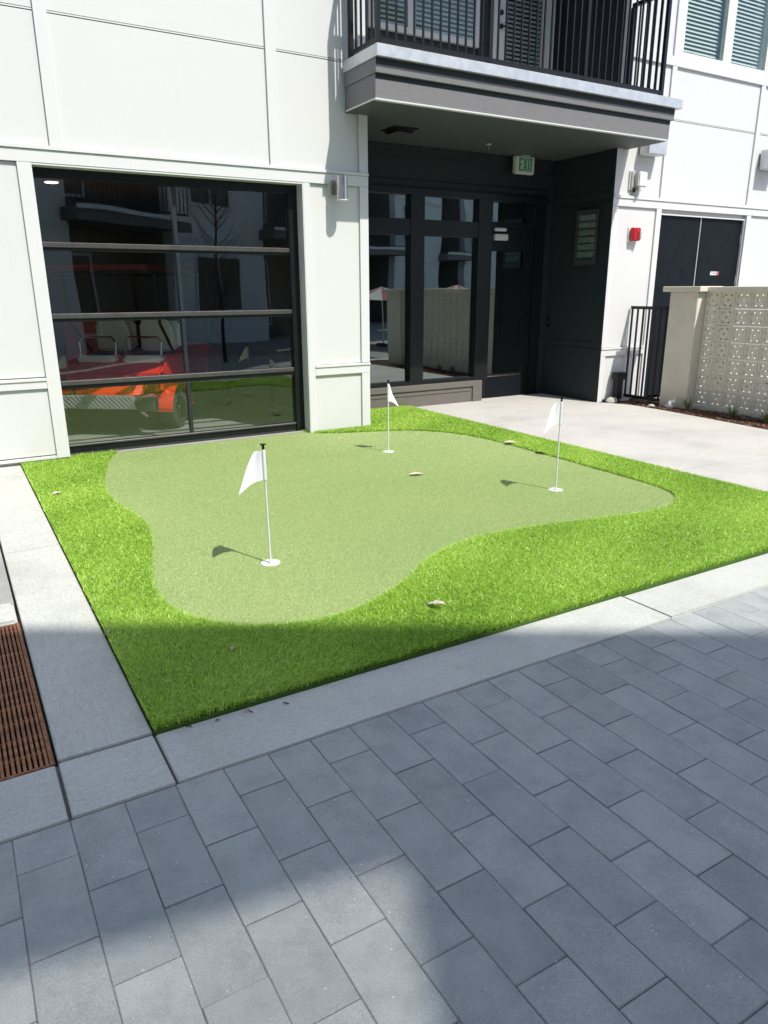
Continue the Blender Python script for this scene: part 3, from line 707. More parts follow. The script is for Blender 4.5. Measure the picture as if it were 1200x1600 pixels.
# double service door
sd = link('service_door', MB().box(8.5655, 10.4165, 7.15, 7.169, 2.452, 2.4685).box(8.5655,8.580,7.15,7.25,0,2.4515).box(10.402,10.4165,7.15,7.25,0,2.4515).mesh('service_door', mat_trim), bld)
part('leaf', B(8.5805, 9.452, 7.180, 7.225, 0.01, 2.4505), mat_doorpaint, sd)
part('leaf', B(9.468, 10.4015, 7.180, 7.225, 0.01, 2.4505), mat_doorpaint, sd)
part('astragal', B(9.4525, 9.4675, 7.174, 7.215, 0.01, 2.4505), mat_galv, sd)
part('wall', B(8.5, 10.5, 7.38, 7.40, 0, 2.5), mat_darkroom, bld)
for x in (8.582, 10.400):
    for z in (2.2, 1.62, 0.3):
        part('hinge', MB().cyl((x, 7.176), 0.010, z-0.06, z+0.06, 8), mat_galv, sd)
sg = part('door_sign', B(9.80, 9.995, 7.1775, 7.1795, 1.685, 1.735), mat_plastic, sd); sg['label'] = 'small white warning sticker with dark lettering and red end'
def strokes(x0, x1, z0, z1, y, seed):
    mbx = MB(); rr = random.Random(seed); x = x0
    while x < x1-0.004:
        ww = rr.uniform(0.006, 0.011); mbx.box(x, min(x+0.0028, x1), y-0.0006, y, z0, z1)
        if rr.random() < 0.7: mbx.box(x, min(x+ww, x1), y-0.0005, y, z0 if rr.random() < 0.5 else z1-0.004, (z0+0.004) if rr.random() < 0.5 else z1)
        x += ww+0.003
    return mbx
part('lettering', strokes(9.810, 9.828, 1.699, 1.722, 7.1775, 2), mat_frame, sd)
part('lettering', strokes(9.838, 9.930, 1.698, 1.723, 7.1775, 5), mat_frame, sd)
part('sign_end', B(9.945, 9.9945, 7.1768, 7.1774, 1.6855, 1.7345), simple('faded_red_print', (0.48,0.10,0.14), 0.5), sd)

# ------------------------------------------------------------------ things fixed to the building
wl = thing('wall_light', 'brushed steel cylinder wall light on white pier beside garage door', 'wall light', (3.66, 7.12, 2.48))
part('mounting_plate', B(-0.06, 0.05, -0.018, 0.002, -0.06, 0.075), mat_steel, wl)
part('arm', B(-0.012, 0.012, -0.07, -0.017, -0.02, 0.02), mat_steel, wl)
part('cylinder', MB().cyl((0.0, -0.125), 0.055, -0.112, 0.105, 32), mat_steel, wl, smooth=True)
part('rim', MB().cyl((0.0, -0.125), 0.058, -0.120, -0.112, 32), mat_plastic, wl, smooth=True)

ex = thing('exit_sign', 'white box exit sign with green EXIT letters under the balcony soffit', 'exit sign', (6.97, 8.12, 3.02))
part('canopy', B(-0.05, 0.09, -0.03, 0.03, 0.158, 0.166), mat_plastic, ex)
part('housing', B(-0.165, 0.165, -0.035, 0.035, -0.06, 0.157), mat_plastic, ex, bevel=0.012, segs=2)
part('diffuser', B(-0.118, 0.125, -0.0385, -0.0352, -0.036, 0.136), mat_green_p, ex)
le = MB(); y0, y1, z0, z1 = -0.0415, -0.0386, -0.026, 0.126
le.box(-0.108,-0.090,y0,y1,z0,z1).box(-0.09,-0.052,y0,y1,z0,z0+.016).box(-0.09,-0.052,y0,y1,z1-.016,z1).box(-0.09,-0.058,y0,y1,.042,.058)
for s in (-1, 1):
    a, b = (-0.042, 0.012) if s > 0 else (0.012, -0.042)
    le.prism([(a, z0), (a+0.019*1, z0), (b+0.019, z1), (b, z1)], y0+(0.0004 if s > 0 else 0), y1, 'y')
le.box(0.042,0.058,y0,y1,z0,z1).box(0.082,0.099,y0,y1,z0,z1-.0165).box(0.066,0.116,y0,y1,z1-.016,z1)
part('lettering', le, mat_green_l, ex)

nb = thing('notice_frame', 'grey framed notice holder on dark side wall of the entrance', 'notice frame', (7.632, 7.53, 2.155))
part('backing', B(-0.012, 0.0, -0.185, 0.19, -0.335, 0.335), mat_rail_edge, nb)
fm = MB().box(-0.026,-0.0125,-0.195,-0.155,-0.345,0.345).box(-0.026,-0.0125,0.16,0.20,-0.345,0.345).box(-0.026,-0.0125,-0.155,0.16,0.295,0.345).box(-0.026,-0.0125,-0.155,0.16,-0.345,-0.285)
part('frame', fm, mat_rail_edge, nb)
for k in range(6):
    z = 0.275 - k*0.092
    s = MB(); n = 8
    for i in range(n):
        ya, yb = -0.15+0.305*i/n, -0.15+0.305*(i+1)/n
        fa, fb = 0.004*math.sin(i*1.3+k), 0.004*math.sin((i+1)*1.3+k)
        s.quad((-0.016+fa, ya, z-0.062), (-0.016+fb, yb, z-0.062), (-0.022-fb, yb, z+0.010), (-0.022-fa, ya, z+0.010))
    part('sheet', s, mat_paper, nb, smooth=True)
part('pane', B(-0.0262, -0.0245, -0.155, 0.16, -0.285, 0.295), mat_glass_w, nb)

fa = thing('fire_alarm', 'red fire alarm strobe on white wall beside the service doors', 'fire alarm', (8.06, 7.145, 2.19))
part('back_box', B(-0.095, 0.075, -0.012, 0.001, -0.105, 0.09), mat_plastic, fa, bevel=0.004)
part('body', B(-0.072, 0.085, -0.072, -0.0125, -0.085, 0.078), mat_red, fa, bevel=0.012, segs=2)
ribs = MB()
for k in range(3): ribs.box(-0.045+k*0.03, -0.033+k*0.03, -0.078, -0.0722, -0.07, 0.065)
part('ribs', ribs, mat_red, fa)
part('strobe_lens', B(0.040, 0.080, -0.105, -0.0725, -0.06, 0.035), mat_plastic, fa, bevel=0.010, segs=2)
hn = thing('horn_speaker', 'white outdoor junction box device above the fire alarm', 'wall device', (8.02, 7.146, 2.84))
part('back_box', B(-0.12, 0.03, -0.020, 0.001, -0.12, 0.11), mat_plastic, hn, bevel=0.004)
part('cover', B(-0.045, 0.115, -0.105, -0.0205, -0.085, 0.095), mat_plastic, hn, bevel=0.012, segs=2)
part('knuckle', MB().cyl((0.02, -0.07), 0.035, -0.135, -0.086, 16), mat_plastic, hn, smooth=True)
part('sensor_eye', MB().cyl((-0.055, -0.045), 0.020, -0.150, -0.105, 12), mat_black, hn, smooth=True)
part('conduit', B(-0.10, -0.075, -0.045, -0.0205, -0.09, 0.10), mat_galv, hn)
def box_light(x, z, label):
    t = thing('box_light', label, 'wall light', (x, 7.125, z), group=None)
    part('housing', B(-0.165, 0.165, -0.15, 0.0, -0.085, 0.085), mat_galv, t, bevel=0.004)
    part('diffuser', B(-0.15, 0.15, -0.14, -0.01, -0.0885, -0.0852), mat_plastic, t); return t
box_light(8.20, 3.225, 'square metal wall light half hidden by the balcony corner')
t = box_light(10.71, 3.27, 'square metal wall light at the right edge of the picture'); t.scale = (1, 1, 1.5)
sp = thing('sprinkler_head', 'small chrome fire sprinkler head hanging from the entrance soffit', 'sprinkler', (6.06, 7.72, 3.186))
part('escutcheon', MB().cyl((0,0), 0.032, -0.006, 0, 16), mat_plastic, sp)
part('body', MB().cyl((0,0), 0.010, -0.045, -0.006, 10).cyl((0,0), 0.005, -0.065, -0.045, 8), mat_chrome, sp)
part('deflector', MB().cyl((0,0), 0.020, -0.068, -0.065, 12), mat_chrome, sp)
vt = thing('soffit_vent', 'dark hooded vent on the underside of the balcony', 'vent', (4.66, 7.52, 3.186))
vm = MB()
vm.prism([(-0.11,-0.04),(0.11,-0.04),(0.11,-0.012),(-0.11,-0.012)], -0.12, 0.12, 'y')
part('hood', vm, mat_frame, vt); part('flange', B(-0.15, 0.15, -0.15, 0.15, -0.0115, 0.0), mat_frame, vt)
lv = B(-0.10, 0.10, -0.008, 0.008, -0.006, 0.006).mesh('louvre', mat_black)
for k in range(5): link('louvre', lv, vt, (0, -0.09+k*0.045, -0.047), (R(35),0,0))

# ------------------------------------------------------------------ golf flags
def flag(loc, ang, label, h=0.69, curl=0.05, spread=1.0, lean=(0,0)):
    t = thing('golf_flag', label, 'golf flag', (loc[0], loc[1], 0.013), group='flags on the putting green')
    t.rotation_euler = (lean[0], lean[1], ang)
    ring = MB(); n = 40
    for (r0, z0), (r1, z1) in (((0.0545,0.0),(0.0545,0.0035)),((0.0545,0.0035),(0.047,0.0035)),((0.047,0.0035),(0.045,0.001))):
        for i in range(n):
            a, b = 2*math.pi*i/n, 2*math.pi*(i+1)/n
            ring.quad((r0*math.cos(a),r0*math.sin(a),z0),(r0*math.cos(b),r0*math.sin(b),z0),(r1*math.cos(b),r1*math.sin(b),z1),(r1*math.cos(a),r1*math.sin(a),z1))
    part('cup_ring', ring, mat_white, t, smooth=True)
    part('cup_floor', MB().cyl((0,0), 0.0455, -0.001, 0.0012, 40), mat_plastic, t)
    part('ferrule', MB().cyl((0,0), 0.012, 0.001, 0.012, 16), mat_plastic, t, smooth=True)
    part('pole', MB().cyl((0,0), 0.0062, 0.0, h-0.025, 12, r2=0.0052), mat_plastic, t, smooth=True)
    part('cap', MB().cyl((0,0), 0.0075, h-0.030, h-0.006, 12).cyl((0,0), 0.017, h-0.005, h-0.001, 16), mat_black, t, smooth=True)
    fl = MB(); NS, NT = 12, 10; top, ht = h-0.036, 0.165
    for j in range(NT+1):
        tt = j/NT; wdt = (0.045+0.118*tt**0.9)*spread
        for i in range(NS+1):
            s = i/NS
            x = s*wdt; z = top - ht*tt - 0.055*s*s*tt**1.5 - 0.006*s
            y = curl*s*s*math.sin(1.5+2.2*tt) + 0.012*math.sin(7*s+2*tt)*s
            fl.v.append((x, y, z))
    for j in range(NT):
        for i in range(NS):
            a = j*(NS+1)+i; fl.f.append((a, a+1, a+NS+2, a+NS+1))
    part('flag', fl, mat_cloth, t, smooth=True)
    part('sleeve', MB().cyl((0,0), 0.0105, top-ht, top, 14), mat_cloth, t, smooth=True)
    return t
flag((1.411,3.663), math.atan2(0.015,-0.2), 'white golf flag nearest the front of the putting green', 0.692, -0.03, 0.98, (0.0, 0.012))
flag((3.511,5.856), math.atan2(0.02,0.15), 'white golf flag at the back of the green near the entrance', 0.683, 0.04, 0.72)
flag((3.900,3.989), math.atan2(0.02,-0.17), 'white golf flag on the right side of the putting green', 0.715, -0.03, 0.98)

# ------------------------------------------------------------------ leaves and twigs
def leaf(loc, L, W, rz, label, mat, curl=0.4, lift=0.0):
    mb = MB(); n = 14; rr = random.Random(label)
    for i in range(n+1):
        s = i/n; wd = W*math.sin(math.pi*min(max(s, 0.03), 0.985))**0.65
        jl, jr = rr.uniform(0.72, 1.12), rr.uniform(0.72, 1.12)
        for k in (-1, -0.5, 0, 0.5, 1):
            kk = k*(jl if k < 0 else jr)
            mb.v.append((L*(s-0.5), wd*kk*0.5, curl*W*(abs(k)**1.6)*0.75 + 0.22*L*math.sin(s*3.6)*curl + lift*s + rr.uniform(-1,1)*0.03*W))
    for i in range(n):
        for k in range(4):
            a = i*5+k; mb.f.append((a, a+1, a+6, a+5))
    mb.tube([(-L*0.5,0,0.002),(-L*0.62,0.004,0.004),(-L*0.75,0.002,0.001)], 0.0011, 5)
    o = link('fallen_leaf', mb.mesh('leaf', mat, smooth=True)); o.location = loc; o.rotation_euler = (0.12, -0.06, rz)
    md = o.modifiers.new('thickness', 'SOLIDIFY'); md.thickness = 0.0008
    return tag(o, label, 'leaf', 'fallen leaves')
leaf((1.85,2.64,0.034), 0.095, 0.036, -0.95, 'curled pale brown dry leaf lying on the front turf', mat_leafpale, 0.42, 0.018)
leaf((3.23,4.94,0.016), 0.12, 0.05, -0.35, 'pale leaf in the middle of the putting green', mat_leafpale, 0.3)
leaf((4.72,5.50,0.018), 0.13, 0.06, -0.6, 'pale leaf at the edge of the far turf', mat_leafpale, 0.4)
leaf((4.67,5.02,0.016), 0.09, 0.04, 1.9, 'dark brown leaf tucked under the far turf edge', mat_twig, 0.4)
leaf((0.56,5.82,0.034), 0.07, 0.04, 0.4, 'tiny pale leaf on the left strip of turf', mat_leafpale, 0.3)
leaf((0.86,2.74,0.034), 0.035, 0.018, 1.1, 'small pale leaf scrap on the shaded front turf', mat_leafpale, 0.4)
leaf((0.44,3.19,0.032), 0.05, 0.010, 0.9, 'thin pale leaf on the turf edge by the side kerb', mat_leafpale, 0.3)
for k, (x, y, a, L, lab) in enumerate(((0.762,2.300,0.9,0.035,'small forked brown twig on the front kerb beside the turf'),(0.77,2.285,2.0,0.022,'tiny dark twig scrap just in front of the forked twig'),(0.905,2.268,2.4,0.022,'dark leaf stem lying on the front kerb, right of the forked twig'),(0.545,2.305,-0.4,0.02,'dark crumb of bark on the front kerb near the corner block'),(0.645,2.290,0.2,0.014,'tiny dark crumb between corner block and forked twig'))):
    o = part('twig', MB().tube([(-L/2,0,0.003),(0,0.003,0.006),(L/2,-0.002,0.003)], 0.0022, 6), mat_twig if k else mat_leaf, loc=(x,y,0.003), rot=(0,0,a))
    tag(o, lab, 'twig', 'scraps on the front kerb')

# ------------------------------------------------------------------ fence, column, pierced block wall
fn = thing('metal_fence', 'low black metal fence panel between white wall and concrete column', 'fence', (8.15, 0, 0))
part('top_rail', B(-0.02, 0.02, 6.522, 7.12, 1.235, 1.275), mat_black, fn)
part('bottom_rail', B(-0.018, 0.018, 6.522, 7.12, 0.045, 0.085), mat_black, fn)
bb = B(-0.010, 0.010, -0.010, 0.010, 0.084, 1.236).mesh('bar', mat_black)
for i in range(7): link('bar', bb, fn, (0, 7.105-i*0.0945, 0))
bw = thing('block_wall', 'pale pierced concrete block screen wall with rendered end column and cap', 'wall', (0,0,0))
part('column', B(8.15, 8.52, 6.10, 6.515, -0.03, 1.458), mat_wallconc, bw, bevel=0.006)
part('column_cap', B(8.11, 8.56, 6.05, 6.61, 1.4585, 1.525), mat_wallconc, bw, bevel=0.006)
part('column', B(8.15, 8.52, 2.86, 3.375, -0.03, 1.458), mat_wallconc, bw, bevel=0.006)
part('column_cap', B(8.11, 8.56, 2.77, 3.425, 1.4585, 1.525), mat_wallconc, bw, bevel=0.006)
part('footing', B(8.275, 8.50, 3.376, 6.098, -0.05, 0.052), mat_wallconc, bw, bevel=0.004)
part('coping', B(8.262, 8.51, 3.426, 6.049, 1.4585, 1.52), mat_wallconc, bw, bevel=0.006)
def block_mesh():
    S, N = 0.1955, 13; c = S/N
    hol = set()
    for a in (3, 9):                       # paired slots in the corners, a bar in the middle
        for b in (3, 9):
            hol.add((a, b))
            hol.add((a + (1 if a < 6 else -1)*0, b))
    hol = {(i,j) for i in (3,4,8,9) for j in (2,10)} | {(6,6)}
    pit = {(2,4),(2,3),(10,4),(10,3),(2,8),(2,9),(10,8),(10,9),(5,6),(7,6),(6,7),(6,5)}
    D = 0.038; v = {}; mb = MB()
    def depth(i, j):
        if i in (0, N-1) or j in (0, N-1): return 0.0
        if (i, j) in hol: return None
        if (i, j) in pit: return 0.0175
        return 0.010 if 1 < i < N-2 and 1 < j < N-2 else 0.005
    def P(i, j, x): return (x, -S/2+i*c, -S/2+j*c)
    for i in range(N):
        for j in range(N):
            d = depth(i, j)
            if d is None: continue
            mb.quad(P(i,j,d), P(i,j+1,d), P(i+1,j+1,d), P(i+1,j,d))
            mb.quad(P(i,j,D-d), P(i+1,j,D-d), P(i+1,j+1,D-d), P(i,j+1,D-d))
            for di, dj, e in ((-1,0,((i,j),(i,j+1))),(1,0,((i+1,j),(i+1,j+1))),(0,-1,((i,j),(i+1,j))),(0,1,((i,j+1),(i+1,j+1)))):
                ni, nj = i+di, j+dj
                dn = None if not (0 <= ni < N and 0 <= nj < N) else depth(ni, nj)
                if dn is None: mb.quad(P(*e[0],d), P(*e[1],d), P(*e[1],D-d), P(*e[0],D-d))
                elif dn > d:
                    mb.quad(P(*e[0],d), P(*e[1],d), P(*e[1],dn), P(*e[0],dn)); mb.quad(P(*e[0],D-d), P(*e[1],D-d), P(*e[1],D-dn), P(*e[0],D-dn))
    return mb.mesh('block', mat_block)
bme = block_mesh()
for i in range(13):
    for j in range(7):
        link('block', bme, bw, (8.305+random.uniform(-0.001,0.001), 5.995-i*0.2015, 0.155+j*0.2009))

def plant(loc, label, n, L, seed):
    t = thing('spiky_plant', label, 'plant', loc, group='small plants in the bark bed'); rr = random.Random(seed)
    for k in range(n):
        a = rr.uniform(0, 6.28); ln = L*rr.uniform(0.6, 1.1); out = rr.uniform(0.15, 0.9)
        mb = MB(); K = 5; w0 = rr.uniform(0.006, 0.010)
        for i in range(K+1):
            s = i/K; rad = 0.01+ln*out*s**1.3*0.8; z = ln*s*(1-0.35*out*s)
            ww = w0*(1-s**2)+0.0004
            for sg, dz in ((-1,0.0),(0,-0.003*(1-s)),(1,0.0)):
                mb.v.append((rad*math.cos(a)-sg*ww*math.sin(a), rad*math.sin(a)+sg*ww*math.cos(a), z+dz))
        for i in range(K):
            for q in (0, 1): mb.f.append((i*3+q, i*3+q+1, i*3+q+4, i*3+q+3))
        part('leaf', mb, mat_spike[k % 2], t, smooth=True)
mat_spike = [simple('spiky_leaf_green', (0.10,0.16,0.04), 0.5, var=0.3), simple('spiky_leaf_yellow', (0.30,0.30,0.10), 0.5, var=0.3)]
plant((8.10,6.03,0.0), 'spiky yellow-green plant at the foot of the concrete column', 22, 0.20, 1)
plant((8.05,5.36,0.0), 'spiky plant in the bark, middle of the three', 18, 0.20, 2)
plant((8.05,4.93,0.0), 'spiky plant in the bark at the right edge of the picture', 20, 0.19, 3)

# small white ornament: a sitting bird shape leaning on the mulch
orn = MB()
def lump(mb, c, rx, ry, rz, n=10, jit=0.0, seed=0):
    rr = random.Random(seed); n0 = len(mb.v)
    for j in range(n+1):
        th = math.pi*j/n
        for i in range(n):
            ph = 2*math.pi*i/n; q = 1+rr.uniform(-jit, jit)
            mb.v.append((c[0]+rx*q*math.sin(th)*math.cos(ph), c[1]+ry*q*math.sin(th)*math.sin(ph), c[2]+rz*q*math.cos(th)))
    for j in range(n):
        for i in range(n):
            k = (i+1) % n; mb.f.append((n0+j*n+i, n0+j*n+k, n0+(j+1)*n+k, n0+(j+1)*n+i))
lump(orn, (0,0,0.055), 0.040, 0.042, 0.062)
lump(orn, (0.0,-0.035,0.105), 0.026, 0.032, 0.030)
og = thing('garden_ornament', 'small white ornament standing at the foot of the concrete column', 'ornament', (7.98, 6.20, 0.0), 0.2)
part('body', orn, mat_white, og, smooth=True)
part('wing', MB().prism([(-0.03,0.09),(-0.055,0.16),(-0.075,0.175),(-0.06,0.12),(-0.035,0.07)], -0.012, 0.012, 'x'), mat_white, og, bevel=0.004)
part('tail', MB().prism([(0.02,0.03),(0.065,0.06),(0.07,0.045),(0.03,0.01)], -0.015, 0.015, 'x'), mat_white, og, bevel=0.004)
def rock(loc, r, label, seed, sq=(1,1,0.6)):
    mb = MB(); lump(mb, (0,0,r*0.4), r*sq[0], r*sq[1], r*sq[2], 9, 0.12, seed)
    o = part('rock', mb, mat_stone, smooth=False); o.location = loc; tag(o, label, 'rock', 'rocks at the bed end')
rock((7.80,7.02,-0.01), 0.075, 'pale rock at the end of the bark bed beside dark entrance corner', 3, (1.2,0.8,0.7))
rock((8.05,7.03,-0.01), 0.07, 'flat pale rock lying beneath the black fence', 5, (1.6,0.7,0.35))
rock((7.93,6.45,0.0), 0.045, 'dark little rock on the bark in front of the column', 8, (1.3,0.9,0.5))
pb = thing('post_light', 'short black post with wider cap at the foot of white wall', 'post', (7.945, 7.06, 0.0))
part('post', B(-0.055, 0.055, -0.04, 0.04, -0.02, 0.30), mat_black, pb, bevel=0.004)
part('cap', MB().prism([(-0.085,0.30),(0.085,0.30),(0.075,0.385),(-0.075,0.385)], -0.055, 0.055, 'y'), mat_black, pb, bevel=0.006)
part('top_plate', B(-0.088, 0.088, -0.058, 0.058, 0.386, 0.398), mat_black, pb, bevel=0.003)

# ------------------------------------------------------------------ golf cart behind the garage door
gc = thing('golf_cart', 'red golf cart with beige rear seats parked inside the glazed garage', 'golf cart', (1.90, 8.93, 0.006), R(-38))
bd = MB()
bd.prism([(-0.62,0.42),(-0.62,0.62),(-0.30,0.80),(0.25,0.80),(0.40,0.42)], -0.56, 0.56, 'x')
bd.prism([(0.95,0.34),(0.90,0.62),(1.05,0.86),(1.45,0.74),(1.55,0.40)], -0.52, 0.52, 'x')
part('body', bd, mat_cartred, gc, bevel=0.03, segs=3)
part('floor_pan', B(-0.55, 0.55, 0.30, 1.15, 0.30, 0.36), mat_tyre, gc)
def fender(s):
    f = MB(); n = 10
    for i in range(n+1):
        a = math.pi*(0.02+0.96*i/n); y, z = -0.35-0.30*math.cos(a), 0.24+0.31*math.sin(a)
        f.v += [(s*0.44, y, z), (s*0.68, y, z), (s*0.69, y-0.0, z-0.035), (s*0.44, y, z-0.03)]
    for i in range(n):
        for k in range(4):
            q = (k+1) % 4; f.f.append((i*4+k, i*4+q, (i+1)*4+q, (i+1)*4+k))
    return f
for s in (-1, 1): part('fender', fender(s), mat_cartred, gc, smooth=True)
for s in (-1, 1): part('side_panel', MB().prism([(-0.66,0.46),(-0.62,0.64),(-0.40,0.80),(-0.05,0.80),(0.0,0.60),(-0.2,0.52)], s*0.57, s*0.585, 'x'), mat_cartred, gc)
# rear fold-down footrest with diamond plate
part('footrest', B(-0.50, 0.50, -0.97, -0.66, 0.40, 0.43), mat_steel, gc)
dp = part('diamond_plate', B(-0.50, 0.42, -0.985, -0.971, 0.30, 0.44), mat_galv, gc)
lug = MB()
for i in range(34):
    for j in range(5):
        x, z = -0.485+i*0.0268, 0.318+j*0.026; q = 0.011 if (i+j) % 2 else -0.011
        lug.prism([(x-0.011, z-q), (x-0.007, z-q+0.004), (x+0.011, z+q), (x+0.007, z+q-0.004)], -0.991, -0.9852, 'y')
part('plate_lugs', lug, mat_chrome, dp)
part('bumper_block', B(0.425, 0.62, -0.95, -0.83, 0.27, 0.42), mat_tyre, gc, bevel=0.01)
for s in (-1, 1):
    part('footrest_strut', MB().tube([(s*0.42,-0.93,0.30),(s*0.46,-0.80,0.20)], 0.018), mat_steel, gc)
    part('footrest_bracket', MB().prism([(-0.90,0.44),(-0.64,0.62),(-0.58,0.58),(-0.80,0.44)], s*0.36, s*0.44, 'x'), mat_cartred, gc)
part('rear_skirt', MB().prism([(-0.80,0.42),(-0.66,0.62),(-0.60,0.62),(-0.70,0.42)], -0.34, 0.34, 'x'), mat_cartred, gc)
def wheel(x, y, s):
    w_ = part('wheel', MB().cyl((y, 0.225), 0.225, x-0.09, x+0.09, 36, axis='x'), mat_tyre, gc, smooth=True, bevel=0.025, segs=2)
    part('rim', MB().cyl((y, 0.225), 0.135, x+s*0.075, x+s*0.097, 28, axis='x'), mat_chrome, w_, smooth=True)
    sp_ = MB()
    for k in range(6):
        a = k*math.pi/3; ca, sa = math.cos(a), math.sin(a); pts = []
        for u, v in ((0.04,-0.022),(0.118,-0.016),(0.118,0.016),(0.04,0.022)): pts.append((y+ca*u-sa*v, 0.225+sa*u+ca*v))
        sp_.prism(pts, x+s*0.0975, x+s*0.103, 'x')
    part('spokes', sp_, mat_black, w_)
    part('hub', MB().cyl((y, 0.225), 0.035, x+s*0.0975, x+s*0.110, 16, axis='x'), mat_chrome, w_)
for x, s in ((0.56, 1), (-0.56, -1)):
    wheel(x, -0.35, s); wheel(x, 1.25, s)
for x in (-0.26, 0.28):
    part('seat_cushion', B(x-0.24, x+0.24, -0.42, -0.02, 0.66, 0.80), mat_beige, gc, bevel=0.03, segs=3)
    bk_ = MB().prism([(x-0.21,0.82),(x+0.21,0.82),(x+0.19,1.08),(x+0.12,1.19),(x-0.14,1.20),(x-0.21,1.14)], 0.02, 0.10, 'y')
    part('seat_back', bk_, mat_beige, gc, bevel=0.025, segs=3)
    part('arm_rail', MB().tube([(x-0.22,-0.34,0.78),(x-0.22,-0.33,0.95),(x-0.18,-0.32,1.0),(x+0.16,-0.32,1.0),(x+0.20,-0.33,0.95),(x+0.20,-0.34,0.78)], 0.012), mat_chrome, gc, smooth=True)
    part('front_seat_back', B(x-0.22, x+0.22, 0.14, 0.22, 0.84, 1.16), mat_beige, gc, bevel=0.03, segs=2)
part('roof', B(-0.60, 0.60, -0.75, 1.35, 1.70, 1.755), mat_maroon, gc, bevel=0.02, segs=2)
part('roof_frame', MB().tube([(-0.52,-0.60,1.69),(0.52,-0.60,1.69),(0.52,1.2,1.69),(-0.52,1.2,1.69),(-0.52,-0.60,1.69)], 0.018), mat_black, gc)
for s in (-1, 1):
    part('roof_post', MB().tube([(s*0.52,-0.45,1.69),(s*0.52,-0.40,1.15),(s*0.50,-0.05,0.82)], 0.018), mat_black, gc, smooth=True)
    part('roof_post', MB().tube([(s*0.50,1.15,1.69),(s*0.50,1.32,0.80)], 0.018), mat_black, gc, smooth=True)
part('steering_wheel', MB().tube([(-0.25+0.17*math.cos(a), 0.75+0.08*math.sin(a), 0.98+0.15*math.sin(a)) for a in [i*math.pi/10 for i in range(21)]], 0.013), mat_black, gc, smooth=True)
part('windscreen', B(-0.50, 0.50, 1.215, 1.222, 0.88, 1.66), mat_glass_w, gc)

def chair(x, y, rz, label):
    t = thing('lounge_chair', label, 'chair', (x, y, 0.006), rz, group='red chairs along the garage back wall')
    part('seat', B(-0.24, 0.24, -0.25, 0.22, 0.42, 0.50), mat_dkred, t, bevel=0.02, segs=2)
    part('backrest', MB().prism([(-0.22,0.51),(0.22,0.51),(0.24,1.10),(0.18,1.16),(-0.18,1.16),(-0.24,1.10)], 0.18, 0.24, 'y'), mat_dkred, t, bevel=0.015, segs=2)
    for sx in (-1, 1):
        for sy in (-1, 1): part('leg', MB().tube([(sx*0.19, sy*0.18, 0.42), (sx*0.22, sy*0.22, 0.0)], 0.013, 8), mat_dkred, t)
for k, (x, lab) in enumerate(((1.05,'dark red chair inside the garage, leftmost behind the cart'),(1.65,'dark red chair inside the garage, second from the left behind the cart'),(2.25,'dark red chair inside the garage, third from the left behind the cart'),(3.05,'dark red chair inside the garage, rightmost by the right wall'))):
    chair(x, 10.7+0.05*(k % 2), R(random.uniform(-6, 6)), lab)
cl = thing('ceiling_light', 'small lit round recessed ceiling light inside the garage', 'ceiling light', (1.175, 8.53, 2.56))
part('trim_ring', MB().cyl((0,0), 0.075, -0.012, 0.0, 24), mat_plastic, cl)
em = Mat('warm_lamp_glow'); em.p.inputs['Emission Color'].default_value = (1, 0.72, 0.42, 1); em.p.inputs['Emission Strength'].default_value = 9.0
part('lens', MB().cyl((0,0), 0.060, -0.016, -0.0125, 24), em.m, cl)
la = bpy.data.lights.new('ceiling_lamp', 'AREA'); la.shape = 'DISK'; la.size = 0.11; la.energy = 10; la.color = (1, 0.80, 0.58)
lo = bpy.data.objects.new('ceiling_lamp', la); col.objects.link(lo); lo.parent = cl; lo.location = (0, 0, -0.02)

# ------------------------------------------------------------------ the building opposite (shade and reflections) and what stands by it
ang = math.atan2(-0.62, 1.0)
op = thing('apartment_building', 'pale apartment block opposite, seen in the garage door glass', 'building', (0,0,0), 0)
OD = 2.5
nv = Vector((math.sin(-ang), math.cos(ang), 0)); op.location = -OD*nv; op.rotation_euler = (0, 0, ang)
# local x runs along the facade, local y out towards the green, z up
bal_u = ((5.0, 8.3), (12.6, 16.2), (20.5, 24.0), (29.5, 33.0))
def seg_wall(z0, z1):
    xs = [-14.0] + [e for b in bal_u for e in b] + [44.0]; mbx = MB()
    for a, b in zip(xs[0::2], xs[1::2]): mbx.box(a, b, -0.3, 0.0, z0, z1)
    return mbx
part('wall', seg_wall(-0.07, 7.4), mat_oppwall, op)
back = MB()
for a, b in bal_u: back.box(a-0.05, b+0.05, -1.6, -1.5, -0.07, 7.4).box(a-0.12, a-0.001, -1.5, -0.301, -0.07, 7.4).box(b+0.001, b+0.12, -1.5, -0.301, -0.07, 7.4)
part('recess_wall', back, mat_taupe, op)
part('roof', B(-14, 44, -9.0, -0.301, 7.2, 7.42), mat_ground, op)
part('wall', B(-14, 44, -9.2, -9.0, -0.07, 7.4), mat_oppwall, op)
for a, b in bal_u:
    bo = part('balcony', MB().box(a-0.2, b+0.2, -1.49, 0.62, 3.05, 3.36), mat_taupe, op)
    part('flashing', MB().box(a-0.22, b+0.22, 0.621, 0.66, 3.30, 3.40), mat_galv, bo)
    part('rail', MB().box(a-0.15, b+0.15, 0.55, 0.59, 4.38, 4.43).box(a-0.15, b+0.15, 0.55, 0.59, 3.45, 3.49), mat_black, bo)
    bm_ = B(-0.009, 0.009, 0.561, 0.579, 3.49, 4.38).mesh('baluster', mat_black)
    k = int((b-a+0.3)/0.15)
    for i in range(k+1): link('baluster', bm_, bo, (a-0.15+(b-a+0.3)*i/k, 0, 0))
